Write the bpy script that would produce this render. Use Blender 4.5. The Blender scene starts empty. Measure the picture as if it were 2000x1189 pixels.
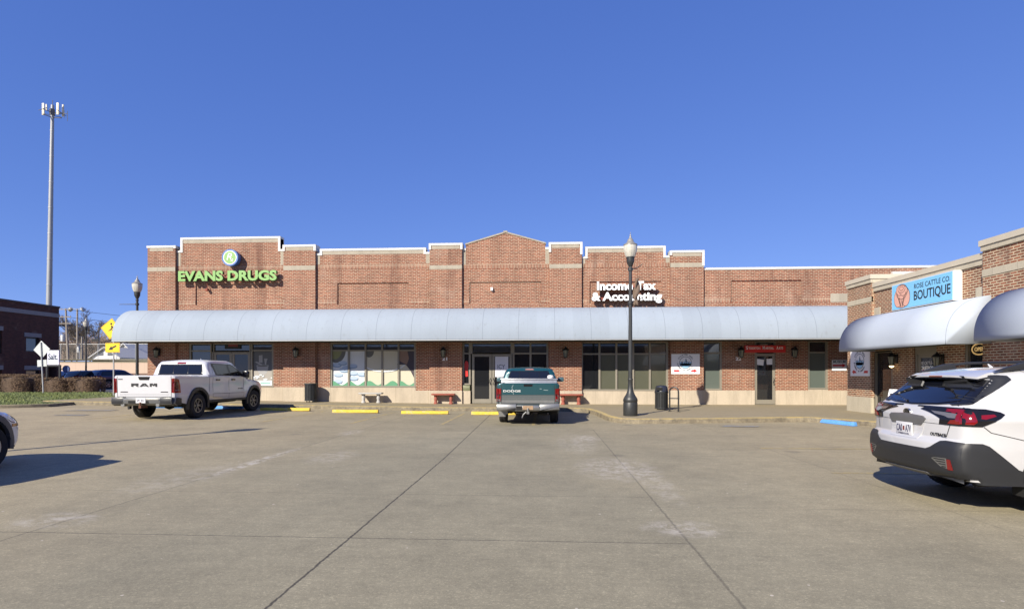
import bpy, bmesh, math, random
import numpy as np
from mathutils import Vector, Matrix
from mathutils.bvhtree import BVHTree
R = math.radians
random.seed(7); rng = np.random.default_rng(7)
S = bpy.context.scene
COL = S.collection
# ------------------------------------------------------------------ camera, sky, sun, exposure
EYE, FPX, TT = 1.53, 1100.0, 65/1100.0
TH = math.atan(TT)
cam_d = bpy.data.cameras.new('camera'); cam = bpy.data.objects.new('camera', cam_d); COL.objects.link(cam)
cam.location = (0, 0, EYE); cam.rotation_euler = (R(90), 0, TH)
cam_d.sensor_width = 36; cam_d.lens = FPX/2000*36; cam_d.shift_y = 134.5/2000
cam_d.clip_start = .05; cam_d.clip_end = 4000
S.camera = cam
SUN_EL, SUN_AZ = 31.9, 211.6
wd = bpy.data.worlds.new('World'); S.world = wd; wd.use_nodes = True
nt = wd.node_tree; bg = nt.nodes['Background']
sky = nt.nodes.new('ShaderNodeTexSky'); sky.sky_type = 'NISHITA'; sky.sun_disc = False
sky.sun_elevation = R(SUN_EL); sky.sun_rotation = R(SUN_AZ); sky.altitude = 250
sky.air_density = .6; sky.dust_density = 0; sky.ozone_density = 3.0
EXPO = .62
# the sky of this day is a flatter, deeper blue than the raw model: grade each channel with a power curve
sepc = nt.nodes.new('ShaderNodeSeparateColor'); comc = nt.nodes.new('ShaderNodeCombineColor'); nt.links.new(sky.outputs[0], sepc.inputs[0])
for _i, (_a, _g) in enumerate(((.561, .695), (.615, .58), (.994, .40))):
    _m = nt.nodes.new('ShaderNodeMath'); _m.operation = 'MULTIPLY'; nt.links.new(sepc.outputs[_i], _m.inputs[0]); _m.inputs[1].default_value = .1202
    _p = nt.nodes.new('ShaderNodeMath'); _p.operation = 'POWER'; nt.links.new(_m.outputs[0], _p.inputs[0]); _p.inputs[1].default_value = _g
    _q = nt.nodes.new('ShaderNodeMath'); _q.operation = 'MULTIPLY'; nt.links.new(_p.outputs[0], _q.inputs[0]); _q.inputs[1].default_value = _a/(.1*2**EXPO)
    nt.links.new(_q.outputs[0], comc.inputs[_i])
nt.links.new(comc.outputs[0], bg.inputs[0]); bg.inputs[1].default_value = .1
sd = bpy.data.lights.new('sun', 'SUN'); sun = bpy.data.objects.new('sun', sd); COL.objects.link(sun)
sd.energy = 5.0; sd.angle = R(.53); sd.color = (1, .92, .78)
sun.rotation_euler = Vector((.614, 1, -.73)).to_track_quat('-Z', 'Y').to_euler(); sun.location = (-20, -30, 30)
S.view_settings.view_transform = 'Standard'; S.view_settings.look = 'None'
S.view_settings.exposure = EXPO; S.view_settings.gamma = 1

_c, _s = math.cos(TH), math.sin(TH)
def ray(px, py):
    u = (px-1000)/FPX; v = (729-py)/FPX
    return Vector((-_s+u*_c, _c+u*_s, v))
def PY(px, py, Y): d = ray(px, py); return Vector((0, 0, EYE))+d*(Y/d.y)
def PX(px, py, X): d = ray(px, py); return Vector((0, 0, EYE))+d*(X/d.x)
def PG(px, py, z=0): d = ray(px, py); return Vector((0, 0, EYE))+d*((z-EYE)/d.z)
def PZ(px, py, Z): return Vector((0, 0, EYE))+ray(px, py)*Z     # at camera depth Z

# ------------------------------------------------------------------ materials
def newmat(name):
    m = bpy.data.materials.new(name); m.use_nodes = True
    return m, m.node_tree, m.node_tree.nodes['Principled BSDF']
def N(t, typ, **kw):
    n = t.nodes.new(typ)
    for k, v in kw.items(): setattr(n, k, v)
    return n
def mixc(t, fac, a, b, mode='MIX'):
    n = N(t, 'ShaderNodeMix', data_type='RGBA', blend_type=mode)
    for i, x in ((0, fac), (6, a), (7, b)):
        if hasattr(x, 'links'): t.links.new(x, n.inputs[i])
        elif i == 0: n.inputs[0].default_value = x
        else: n.inputs[i].default_value = (*x[:3], 1)
    return n.outputs[2]
def mth(t, op, a, b=None, c=None, clamp=False):
    n = N(t, 'ShaderNodeMath', operation=op, use_clamp=clamp)
    for i, x in enumerate((a, b, c)):
        if x is None: continue
        if hasattr(x, 'links'): t.links.new(x, n.inputs[i])
        else: n.inputs[i].default_value = x
    return n.outputs[0]
def noise(t, vec, scale, detail=4, rough=.6):
    n = N(t, 'ShaderNodeTexNoise'); n.inputs['Scale'].default_value = scale
    n.inputs['Detail'].default_value = detail; n.inputs['Roughness'].default_value = rough
    if vec is not None: t.links.new(vec, n.inputs['Vector'])
    return n.outputs['Fac']
def ramp(t, x, stops):
    n = N(t, 'ShaderNodeValToRGB'); e = n.color_ramp.elements
    while len(e) < len(stops): e.new(.5)
    for el, (p, c) in zip(e, stops):
        el.position = p; el.color = (c, c, c, 1) if not hasattr(c, '__len__') else (*c, 1)
    t.links.new(x, n.inputs[0]); return n.outputs[0]
def bump(t, b, h, strength=.3, dist=.01):
    n = N(t, 'ShaderNodeBump'); n.inputs['Strength'].default_value = strength; n.inputs['Distance'].default_value = dist
    t.links.new(h, n.inputs['Height']); t.links.new(n.outputs[0], b.inputs['Normal'])
def pos(t): return N(t, 'ShaderNodeNewGeometry').outputs['Position']
def objc(t): return N(t, 'ShaderNodeTexCoord').outputs['Object']
def mat(name, col, rough=.6, metal=0, var=.12, scale=3, coat=0, spec=.5, bmp=0, coords='obj', bscale=60):
    m, t, b = newmat(name)
    v = objc(t) if coords == 'obj' else pos(t)
    if var:
        f = noise(t, v, scale, 5)
        c = mixc(t, f, [x*(1-var) for x in col], [min(1, x*(1+var)) for x in col]); t.links.new(c, b.inputs['Base Color'])
    else: b.inputs['Base Color'].default_value = (*col, 1)
    b.inputs['Roughness'].default_value = rough; b.inputs['Metallic'].default_value = metal
    b.inputs['Coat Weight'].default_value = coat; b.inputs['Specular IOR Level'].default_value = spec
    b.inputs['Coat Roughness'].default_value = .03
    if bmp: bump(t, b, noise(t, v, bscale, 3), bmp, .01)
    return m
def emis(name, col, s):
    m, t, b = newmat(name); b.inputs['Base Color'].default_value = (*col, 1)
    b.inputs['Emission Color'].default_value = (*col, 1); b.inputs['Emission Strength'].default_value = s; return m
def brickmat(name, c1, c2, mortar, soldier=False, msize=.011, stain=.25):
    m, t, b = newmat(name)
    P = pos(t); sp = N(t, 'ShaderNodeSeparateXYZ'); t.links.new(P, sp.inputs[0])
    u = mth(t, 'ADD', sp.outputs[0], sp.outputs[1]); cb = N(t, 'ShaderNodeCombineXYZ')
    if soldier: t.links.new(sp.outputs[2], cb.inputs[0]); t.links.new(u, cb.inputs[1])
    else: t.links.new(u, cb.inputs[0]); t.links.new(sp.outputs[2], cb.inputs[1])
    br = N(t, 'ShaderNodeTexBrick'); t.links.new(cb.outputs[0], br.inputs['Vector'])
    br.offset = 0 if soldier else .5
    I = br.inputs; I['Scale'].default_value = 1; I['Brick Width'].default_value = .2032 if not soldier else .24
    I['Row Height'].default_value = .0677; I['Mortar Size'].default_value = msize*(1.35 if soldier else 1); I['Mortar Smooth'].default_value = .15
    I['Color1'].default_value = (*c1, 1); I['Color2'].default_value = (*c2, 1); I['Mortar'].default_value = (*mortar, 1); I['Bias'].default_value = -.1
    st = N(t, 'ShaderNodeMapping'); st.inputs['Scale'].default_value = (1, 1, .25); t.links.new(P, st.inputs[0])
    f = noise(t, st.outputs[0], 1.3, 6); f = ramp(t, f, [(.3, 1-stain), (.7, 1+stain*.3)])
    c = mixc(t, 1, br.outputs['Color'], f, 'MULTIPLY')
    f2 = noise(t, P, 11, 3); c = mixc(t, 1, c, ramp(t, f2, [(.3, .82), (.7, 1.12)]), 'MULTIPLY')
    f3 = noise(t, P, .8, 5); c = mixc(t, ramp(t, f3, [(.6, 0), (.78, .35)]), c, (.42, .34, .27))
    mp2 = N(t, 'ShaderNodeMapping'); mp2.inputs['Scale'].default_value = (1.4, 1.4, .16); t.links.new(P, mp2.inputs[0])
    c = mixc(t, ramp(t, noise(t, mp2.outputs[0], 1.1, 4, .55), [(.56, 0), (.72, .55)]), c, (.085, .032, .022))
    t.links.new(c, b.inputs['Base Color']); b.inputs['Roughness'].default_value = .9
    bump(t, b, mth(t, 'SUBTRACT', 1, br.outputs['Fac']), .5, .008)
    return m
def stonemat(name, col, stain=.5, joint=.76):
    m, t, b = newmat(name); P = pos(t)
    sp = N(t, 'ShaderNodeSeparateXYZ'); t.links.new(P, sp.inputs[0])
    mp = N(t, 'ShaderNodeMapping'); mp.inputs['Scale'].default_value = (1.5, 1.5, .4); t.links.new(P, mp.inputs[0])
    f = noise(t, mp.outputs[0], 1.5, 6, .7)
    c = mixc(t, ramp(t, f, [(.4, 0), (.75, stain)]), col, [x*.45 for x in col])
    u = mth(t, 'ADD', sp.outputs[0], sp.outputs[1])
    w = mth(t, 'FRACT', mth(t, 'DIVIDE', u, joint)); j = mth(t, 'LESS_THAN', mth(t, 'ABSOLUTE', mth(t, 'SUBTRACT', w, .5)), .008/joint)
    c = mixc(t, mth(t, 'MULTIPLY', j, .45), c, [x*.5 for x in col])
    c = mixc(t, 1, c, ramp(t, noise(t, P, 25, 3), [(.3, .9), (.7, 1.06)]), 'MULTIPLY')
    t.links.new(c, b.inputs['Base Color']); b.inputs['Roughness'].default_value = .92; bump(t, b, f, .15, .01)
    return m

BR1, BR2, MOR = (.175, .052, .028), (.30, .098, .052), (.42, .32, .23)
M_brick = brickmat('red_brick', BR1, BR2, MOR)
M_brickS = brickmat('soldier_brick', BR1, BR2, MOR, soldier=True)
M_brickR = brickmat('right_brick', (.16, .05, .025), (.32, .11, .055), (.50, .40, .27), msize=.015)
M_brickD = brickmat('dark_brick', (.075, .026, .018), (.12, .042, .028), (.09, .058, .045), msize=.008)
M_stone = stonemat('limestone', (.47, .40, .305))
M_trimst = stonemat('cast_stone_trim', (.37, .33, .26), stain=.45)
M_stoneL = stonemat('limestone_light', (.47, .42, .32), stain=.3)
M_white = mat('white_metal_coping', (.55, .54, .51), .6, var=.2, scale=1.2)
M_frame = mat('taupe_aluminium', (.22, .20, .16), .45)
M_black = mat('black_paint', (.018, .018, .019), .45)
M_blackg = mat('black_gloss', (.01, .01, .011), .15, coat=.5)
M_dark = mat('dark_underside', (.012, .012, .012), .9)
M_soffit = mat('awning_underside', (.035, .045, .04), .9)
M_steel = mat('galvanised_steel', (.42, .43, .43), .5, .3)
M_wood = mat('pole_wood', (.25, .22, .19), .9)
M_yel = mat('sign_yellow', (.85, .55, .012), .5, var=.03)
M_redsign = mat('sign_red', (.55, .02, .015), .5)
M_signw = mat('sign_white', (.76, .77, .78), .5, var=.02)
M_txtblack = mat('lettering_black', (.012, .012, .014), .6, var=0)
M_txtwhite = mat('lettering_white', (.86, .86, .86), .5, var=0)
def glass(name, base, rough=.04, spec=.5):
    m, t, b = newmat(name); b.inputs['Base Color'].default_value = (*base, 1)
    b.inputs['Roughness'].default_value = rough; b.inputs['Specular IOR Level'].default_value = spec
    b.inputs['Coat Weight'].default_value = .45; b.inputs['Coat Roughness'].default_value = .02
    f = noise(t, objc(t), 1.2, 2); bump(t, b, f, .02, .05); return m
M_gdark = glass('dark_glass', (.012, .013, .015))
M_gfilm = glass('olive_film_glass', (.085, .088, .062), .12)
M_ggrey = glass('grey_film_glass', (.10, .12, .105), .12)
M_gmid = glass('reflecting_glass', (.035, .04, .045), .03, .8)
M_cargl = glass('car_glass', (.006, .007, .011), .03)
M_globe = mat('lamp_globe', (.52, .5, .44), .25, var=.25, scale=8)

def awningmat():
    m, t, b = newmat('awning_fabric'); P = pos(t); sp = N(t, 'ShaderNodeSeparateXYZ'); t.links.new(P, sp.inputs[0])
    u = mth(t, 'ADD', sp.outputs[0], 0.37)
    w = mth(t, 'FRACT', mth(t, 'DIVIDE', u, 1.535)); a = mth(t, 'ABSOLUTE', mth(t, 'SUBTRACT', w, .5))
    j = mth(t, 'LESS_THAN', a, .006)
    k = mth(t, 'FRACT', mth(t, 'DIVIDE', u, 1.535*.5)); j2 = mth(t, 'LESS_THAN', mth(t, 'ABSOLUTE', mth(t, 'SUBTRACT', k, .5)), .006)
    mp = N(t, 'ShaderNodeMapping'); mp.inputs['Scale'].default_value = (1, 1, .3); t.links.new(P, mp.inputs[0])
    f = noise(t, mp.outputs[0], 1.6, 6)
    c = mixc(t, ramp(t, f, [(.35, 0), (.75, 1)]), (.288, .332, .385), (.272, .312, .362))
    seg = N(t, 'ShaderNodeTexWhiteNoise', noise_dimensions='1D'); t.links.new(mth(t, 'FLOOR', mth(t, 'DIVIDE', u, 1.535)), seg.inputs['W'])
    c = mixc(t, 1, c, ramp(t, seg.outputs[0], [(0, .95), (1, 1.04)]), 'MULTIPLY')
    c = mixc(t, mth(t, 'MULTIPLY', j, .45), c, (.09, .10, .12)); c = mixc(t, mth(t, 'MULTIPLY', j2, .15), c, (.12, .13, .15))
    fs = noise(t, mp.outputs[0], 7, 5); c = mixc(t, ramp(t, fs, [(.60, 0), (.75, .4)]), c, (.20, .21, .21))
    t.links.new(c, b.inputs['Base Color']); b.inputs['Roughness'].default_value = .85; b.inputs['Specular IOR Level'].default_value = .15
    bump(t, b, mth(t, 'ADD', mth(t, 'MULTIPLY', j, .4), f), .3, .04)
    return m
M_awn = awningmat()
M_awn2 = mat('brightened_awning_fabric', (.39, .435, .50), .85, spec=.15, var=.06, scale=.9, coords='pos')  # slightly whiter cloth; base colour lifted further to offset weaker sun on right-hand awnings

def groundmat():
    m, t, b = newmat('parking_concrete'); P = pos(t); sp = N(t, 'ShaderNodeSeparateXYZ'); t.links.new(P, sp.inputs[0])
    X, Y = sp.outputs[0], sp.outputs[1]
    big = noise(t, P, .09, 4, .6); mid = noise(t, P, .7, 6, .65); fine = noise(t, P, 14, 6, .75); grit = noise(t, P, 120, 2)
    xr = mth(t, 'MULTIPLY_ADD', mth(t, 'ABSOLUTE', mth(t, 'ADD', X, .6)), .085, -.22)
    f = mth(t, 'ADD', mth(t, 'ADD', xr, mth(t, 'MULTIPLY', Y, .016)), mth(t, 'MULTIPLY', mth(t, 'SUBTRACT', big, .5), 1.6), clamp=True)
    c = mixc(t, f, (.240, .216, .148), (.322, .264, .162))
    c = mixc(t, 1, c, ramp(t, mid, [(.25, .80), (.5, 1), (.75, 1.12)]), 'MULTIPLY')
    c = mixc(t, 1, c, ramp(t, fine, [(.3, .92), (.7, 1.08)]), 'MULTIPLY')
    c = mixc(t, 1, c, ramp(t, grit, [(.38, .86), (.62, 1.14)]), 'MULTIPLY')
    ag = N(t, 'ShaderNodeTexVoronoi'); ag.inputs['Scale'].default_value = 70; t.links.new(P, ag.inputs['Vector']); sa = N(t, 'ShaderNodeSeparateColor'); t.links.new(ag.outputs['Color'], sa.inputs[0])
    c = mixc(t, 1, c, ramp(t, sa.outputs[0], [(0, .90), (.8, 1.03), (.97, 1.25)]), 'MULTIPLY')
    cbx = N(t, 'ShaderNodeCombineXYZ'); t.links.new(mth(t, 'FLOOR', mth(t, 'DIVIDE', mth(t, 'ADD', X, 4.98), 3.14)), cbx.inputs[0]); t.links.new(mth(t, 'FLOOR', mth(t, 'DIVIDE', mth(t, 'ADD', Y, 1.3), 3.2)), cbx.inputs[1])
    wn = N(t, 'ShaderNodeTexWhiteNoise', noise_dimensions='2D'); t.links.new(cbx.outputs[0], wn.inputs['Vector']); c = mixc(t, 1, c, ramp(t, wn.outputs['Value'], [(0, .95), (1, 1.05)]), 'MULTIPLY')
    # broom streaks along X
    mp = N(t, 'ShaderNodeMapping'); mp.inputs['Scale'].default_value = (1.2, 14, 1); t.links.new(P, mp.inputs[0])
    c = mixc(t, 1, c, ramp(t, noise(t, mp.outputs[0], 1, 5, .7), [(.3, .93), (.7, 1.06)]), 'MULTIPLY')
    # oily drips and darker traffic stains
    v = N(t, 'ShaderNodeTexVoronoi'); v.inputs['Scale'].default_value = .55; t.links.new(P, v.inputs['Vector'])
    c = mixc(t, ramp(t, v.outputs['Distance'], [(.05, .35), (.11, 0)]), c, (.09, .08, .07))
    # pale specks
    v2 = N(t, 'ShaderNodeTexVoronoi'); v2.inputs['Scale'].default_value = 4.2; t.links.new(P, v2.inputs['Vector'])
    s2 = N(t, 'ShaderNodeSeparateColor'); t.links.new(v2.outputs['Color'], s2.inputs[0]); rr = mth(t, 'MULTIPLY_ADD', s2.outputs[1], .055, .012)
    c = mixc(t, mth(t, 'MULTIPLY', mth(t, 'LESS_THAN', v2.outputs['Distance'], rr), mth(t, 'MULTIPLY', mth(t, 'GREATER_THAN', s2.outputs[0], .35), .8)), c, (.5, .45, .38))
    v3 = N(t, 'ShaderNodeTexVoronoi'); v3.inputs['Scale'].default_value = 9; t.links.new(P, v3.inputs['Vector'])
    c = mixc(t, ramp(t, v3.outputs['Distance'], [(.05, .35), (.08, 0)]), c, (.14, .12, .10))
    c = mixc(t, 1, c, ramp(t, noise(t, P, 3.6, 6, .75), [(.3, .88), (.7, 1.1)]), 'MULTIPLY')
    wob = mth(t, 'MULTIPLY', mth(t, 'SUBTRACT', noise(t, P, 7, 6, .85), .5), .055)
    def line(coord, at, w, dark, lo=None, hi=None, other=None):
        nonlocal c
        d = mth(t, 'ABSOLUTE', mth(t, 'ADD', mth(t, 'SUBTRACT', coord, at), wob))
        k = mth(t, 'SUBTRACT', 1, mth(t, 'DIVIDE', d, w), clamp=True); k = mth(t, 'MULTIPLY', mth(t, 'SQRT', k), dark)
        if lo is not None: k = mth(t, 'MULTIPLY', k, mth(t, 'GREATER_THAN', other, lo)); 
        if hi is not None: k = mth(t, 'MULTIPLY', k, mth(t, 'LESS_THAN', other, hi))
        c = mixc(t, k, c, (.035, .03, .026))
    line(X, -1.82, .014, 1.0, -8, 10, Y); line(mth(t, 'MULTIPLY_ADD', Y, .02, X), -1.82+.2, .018, .85, 10, 23, Y)
    line(X, -4.98, .016, .5, None, 20, Y); line(X, 1.3, .015, .5, None, 15.5, Y); line(X, 4.5, .02, .2); line(X, -8.2, .02, .25)
    line(Y, 5.15, .010, .8, -6, 1.3, X); line(Y, 7.05, .010, .5, -6, 1.3, X); line(Y, 6.55, .014, .3, 1.3, 7, X)
    line(Y, 10.6, .02, .25); line(Y, 14.1, .024, .3); line(Y, 17.6, .03, .3, -30, 2, X); line(Y, 2.2, .02, .5)
    # scuffed pale patches by the right joint
    for (x, y, rx, ry, s) in ((1.15, 9.2, .75, 1.3, .55), (1.35, 5.65, .45, .35, .6), (-3.9, 10.1, .5, .9, .35), (.7, 12.5, .5, 2, .35), (-5.3, 8.0, .6, 1.5, .25), (-5.0, 9.6, .16, 1.9, .8), (1.0, 13.4, .35, .8, .6), (1.55, 8.0, .25, 1.6, .4), (-5.1, 5.6, .5, .4, .5), (-5.0, 14.2, .3, .8, .5)):
        dx = mth(t, 'DIVIDE', mth(t, 'SUBTRACT', X, x), rx); dy = mth(t, 'DIVIDE', mth(t, 'SUBTRACT', Y, y), ry)
        r2 = mth(t, 'ADD', mth(t, 'MULTIPLY', dx, dx), mth(t, 'MULTIPLY', dy, dy))
        k = mth(t, 'MULTIPLY', mth(t, 'SUBTRACT', 1, r2, clamp=True), ramp(t, noise(t, P, 5, 7, .8), [(.45, 0), (.58, 1)]))
        c = mixc(t, mth(t, 'MULTIPLY', k, s), c, (.50, .46, .41))
    t.links.new(c, b.inputs['Base Color']); b.inputs['Roughness'].default_value = .85
    bump(t, b, mth(t, 'ADD', mth(t, 'MULTIPLY', fine, .6), mth(t, 'MULTIPLY', grit, .6)), .35, .008)
    return m
M_ground = groundmat()
def paintmat(name, col, lo=.42, hi=.58, base=(.30, .265, .21)):
    m, t, b = newmat(name); P = pos(t); f = ramp(t, noise(t, P, 3.5, 8, .8), [(lo, 0), (hi, 1)])
    c = mixc(t, f, base, col); c = mixc(t, 1, c, ramp(t, noise(t, P, 20, 4), [(.3, .85), (.7, 1.1)]), 'MULTIPLY')
    t.links.new(c, b.inputs['Base Color']); b.inputs['Roughness'].default_value = .85; return m
M_yline = paintmat('worn_yellow_line', (.44, .33, .11), .42, .62, (.275, .237, .168))
M_bline = paintmat('worn_blue_paint', (.15, .24, .38), .48, .68, (.24, .208, .155))
M_ystop = paintmat('yellow_painted_concrete', (.60, .42, .05), .36, .47, (.45, .38, .25))
M_bstop = paintmat('blue_painted_concrete', (.10, .30, .68), .30, .42, (.3, .36, .45))
M_kerby = paintmat('worn_yellow_kerb', (.48, .36, .13), .36, .56, (.29, .25, .18))
M_walk = paintmat('sidewalk_concrete', (.30, .25, .16), .3, .7, (.235, .195, .12))
M_kerbf = paintmat('kerb_face_concrete', (.24, .20, .13), .4, .6, (.12, .10, .07))
M_asph = mat('asphalt', (.09, .088, .085), .9, var=.2, scale=.6, coords='pos')
M_road = mat('road_concrete', (.27, .25, .225), .9, var=.15, scale=.8, coords='pos')

# ------------------------------------------------------------------ mesh builder
class MB:
    def __init__(s): s.v = []; s.f = []; s.m = []
    def add(s, vs, fs, m=0):
        o = len(s.v); s.v += [tuple(v) for v in vs]; s.f += [tuple(i+o for i in f) for f in fs]; s.m += [m]*len(fs); return s
    def box(s, x0, x1, y0, y1, z0, z1, m=0):
        x0, x1 = min(x0, x1), max(x0, x1); y0, y1 = min(y0, y1), max(y0, y1); z0, z1 = min(z0, z1), max(z0, z1)
        return s.add([(x0, y0, z0), (x1, y0, z0), (x1, y1, z0), (x0, y1, z0), (x0, y0, z1), (x1, y0, z1), (x1, y1, z1), (x0, y1, z1)],
                     [(3, 2, 1, 0), (4, 5, 6, 7), (0, 1, 5, 4), (1, 2, 6, 5), (2, 3, 7, 6), (3, 0, 4, 7)], m)
    def mbox(s, M, sx, sy, sz, m=0):
        b = MB().box(-sx/2, sx/2, -sy/2, sy/2, -sz/2, sz/2); return s.add([M@Vector(v) for v in b.v], b.f, m)
    def prism(s, pts, fn0, fn1, m=0):      # pts 2-D; fn maps (a,b)->3-D for front and back
        n = len(pts); vs = [fn0(*p) for p in pts]+[fn1(*p) for p in pts]
        return s.add(vs, [tuple(range(n)), tuple(range(2*n-1, n-1, -1))]+[(i, i+n, (i+1) % n+n, (i+1) % n) for i in range(n)], m)
    def tube(s, path, r, n=8, m=0):
        path = [Vector(p) for p in path]; rs = r if hasattr(r, '__len__') else [r]*len(path); vs = []; fs = []
        for i, p in enumerate(path):
            d = (path[min(i+1, len(path)-1)]-path[max(i-1, 0)]).normalized()
            a = d.orthogonal().normalized() if i == 0 else (a-d*a.dot(d)).normalized()
            b = d.cross(a)
            vs += [p+(a*math.cos(2*math.pi*k/n)+b*math.sin(2*math.pi*k/n))*rs[i] for k in range(n)]
        for i in range(len(path)-1):
            fs += [(i*n+k, i*n+(k+1) % n, (i+1)*n+(k+1) % n, (i+1)*n+k) for k in range(n)]
        fs += [tuple(range(n-1, -1, -1)), tuple(range((len(path)-1)*n, len(path)*n))]
        return s.add(vs, fs, m)
    def lathe(s, prof, c=(0, 0, 0), n=20, m=0, M=None):
        vs = []; fs = []
        for r, z in prof:
            vs += [Vector((r*math.cos(2*math.pi*k/n), r*math.sin(2*math.pi*k/n), z)) for k in range(n)]
        for i in range(len(prof)-1):
            fs += [(i*n+k, i*n+(k+1) % n, (i+1)*n+(k+1) % n, (i+1)*n+k) for k in range(n)]
        fs += [tuple(range(n-1, -1, -1)), tuple(range((len(prof)-1)*n, len(prof)*n))]
        vs = [(M@v if M else v)+Vector(c) for v in vs]
        return s.add(vs, fs, m)
    def text(s, txt, M, w=None, h=None, ext=.01, off=0, m=0, align='CENTER', shear=0, space=1):
        cu = bpy.data.curves.new('t', 'FONT'); cu.body = txt; cu.extrude = .5; cu.offset = off; cu.align_x = 'LEFT'; cu.shear = shear
        cu.resolution_u = 3; cu.space_character = space
        o = bpy.data.objects.new('t', cu); COL.objects.link(o); bpy.context.view_layer.update()
        me = o.evaluated_get(bpy.context.evaluated_depsgraph_get()).to_mesh()
        V = np.array([v.co[:] for v in me.vertices]) if len(me.vertices) else np.zeros((0, 3)); F = [tuple(p.vertices) for p in me.polygons]
        o.to_mesh_clear(); bpy.data.objects.remove(o); bpy.data.curves.remove(cu)
        if not len(V): return s
        mn, mx = V.min(0), V.max(0); sy = h/(mx[1]-mn[1]) if h else 1; sx = w/(mx[0]-mn[0]) if w else sy
        V[:, 0] = (V[:, 0]-(mn[0]+mx[0])/2)*sx; V[:, 1] = (V[:, 1]-(mn[1]+mx[1])/2)*sy; V[:, 2] *= ext
        return s.add([M@Vector(v) for v in V], F, m)
    def build(s, name, mats, parent=None, loc=None, W=False, smooth=None, bevel=0, seg=2):
        me = bpy.data.meshes.new(name); off = Vector((0, 0, 0))
        if parent is not None and W:
            p = parent
            while p: off += p.location; p = p.parent
        if loc is not None: off = Vector(loc)
        V = s.v if off.length == 0 else [(v[0]-off.x, v[1]-off.y, v[2]-off.z) for v in s.v]
        me.from_pydata(V, [], s.f); mats = mats if isinstance(mats, (list, tuple)) else [mats]
        for m in mats: me.materials.append(m)
        me.polygons.foreach_set('material_index', s.m)
        if bevel:
            bm = bmesh.new(); bm.from_mesh(me); bmesh.ops.remove_doubles(bm, verts=bm.verts, dist=1e-5)
            bmesh.ops.bevel(bm, geom=[e for e in bm.edges if len(e.link_faces) == 2 and e.calc_face_angle(0) > .5], offset=bevel, segments=seg, affect='EDGES', profile=.5)
            bm.to_mesh(me); bm.free()
        if smooth is None: smooth = 35
        if smooth:
            me.polygons.foreach_set('use_smooth', [True]*len(me.polygons)); me.set_sharp_from_angle(angle=R(smooth))
        me.update(); o = bpy.data.objects.new(name, me); COL.objects.link(o)
        if parent is not None: o.parent = parent
        if loc is not None: o.location = loc
        return o
def build_split(mb, name, m, par, gap_=.004):
    """one part per group of touching pieces"""
    isl = []; used = {}
    pp = list(range(len(mb.v)))
    def fd(i):
        while pp[i] != i: pp[i] = pp[pp[i]]; i = pp[i]
        return i
    for f in mb.f:
        for j in f[1:]: pp[fd(j)] = fd(f[0])
    groups = {}
    for i in range(len(mb.v)): groups.setdefault(fd(i), []).append(i)
    bb = [(np.min([mb.v[i] for i in g], 0)-gap_, np.max([mb.v[i] for i in g], 0)+gap_, g) for g in groups.values()]
    q = list(range(len(bb)))
    def fq(i):
        while q[i] != i: i = q[i]
        return i
    for i in range(len(bb)):
        for j in range(i):
            if (bb[i][0] <= bb[j][1]).all() and (bb[j][0] <= bb[i][1]).all(): q[fq(i)] = fq(j)
    cl = {}
    for i in range(len(bb)): cl.setdefault(fq(i), []).extend(bb[i][2])
    out = []
    for g in cl.values():
        s_ = set(g); n = MB(); mp = {v: k for k, v in enumerate(g)}; n.v = [mb.v[i] for i in g]
        for f, mi in zip(mb.f, mb.m):
            if f[0] in s_: n.f.append(tuple(mp[i] for i in f)); n.m.append(mi)
        out.append(n.build(name, m, par, W=True))
    return out
def thing(name, label, cat, loc=(0, 0, 0), rz=0, group=None):
    o = bpy.data.objects.new(name, None); COL.objects.link(o); o.location = loc; o.rotation_euler = (0, 0, rz)
    o.empty_display_size = .3; return tag(o, label, cat, group)
def tag(o, label, cat, group=None):
    o['label'] = label; o['category'] = cat
    if group: o['group'] = group
    return o
def struct(o, kind='structure'): o['kind'] = kind; return o
def dup(r, loc, rz=None, label=None):
    c = r.copy(); COL.objects.link(c); c.location = loc
    if rz is not None: c.rotation_euler = (0, 0, rz)
    if label: c['label'] = label
    def rec(a, b):
        for ch in a.children:
            d = ch.copy(); COL.objects.link(d); d.parent = b; rec(ch, d)
    rec(r, c); return c
def MY(x, y, z):   # lettering frame facing -Y (towards the lot)
    return Matrix(((1, 0, 0, x), (0, 0, -1, y), (0, 1, 0, z), (0, 0, 0, 1)))
def MX(x, y, z):   # facing -X, reads from +Y to -Y
    return Matrix(((0, 0, -1, x), (-1, 0, 0, y), (0, 1, 0, z), (0, 0, 0, 1)))
def sm(a, b, x): t = max(0, min(1, (x-a)/(b-a))); return t*t*(3-2*t)
def gz(x, y): return .012*max(0, min(21, -4-x))*sm(6, 16, y)
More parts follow.
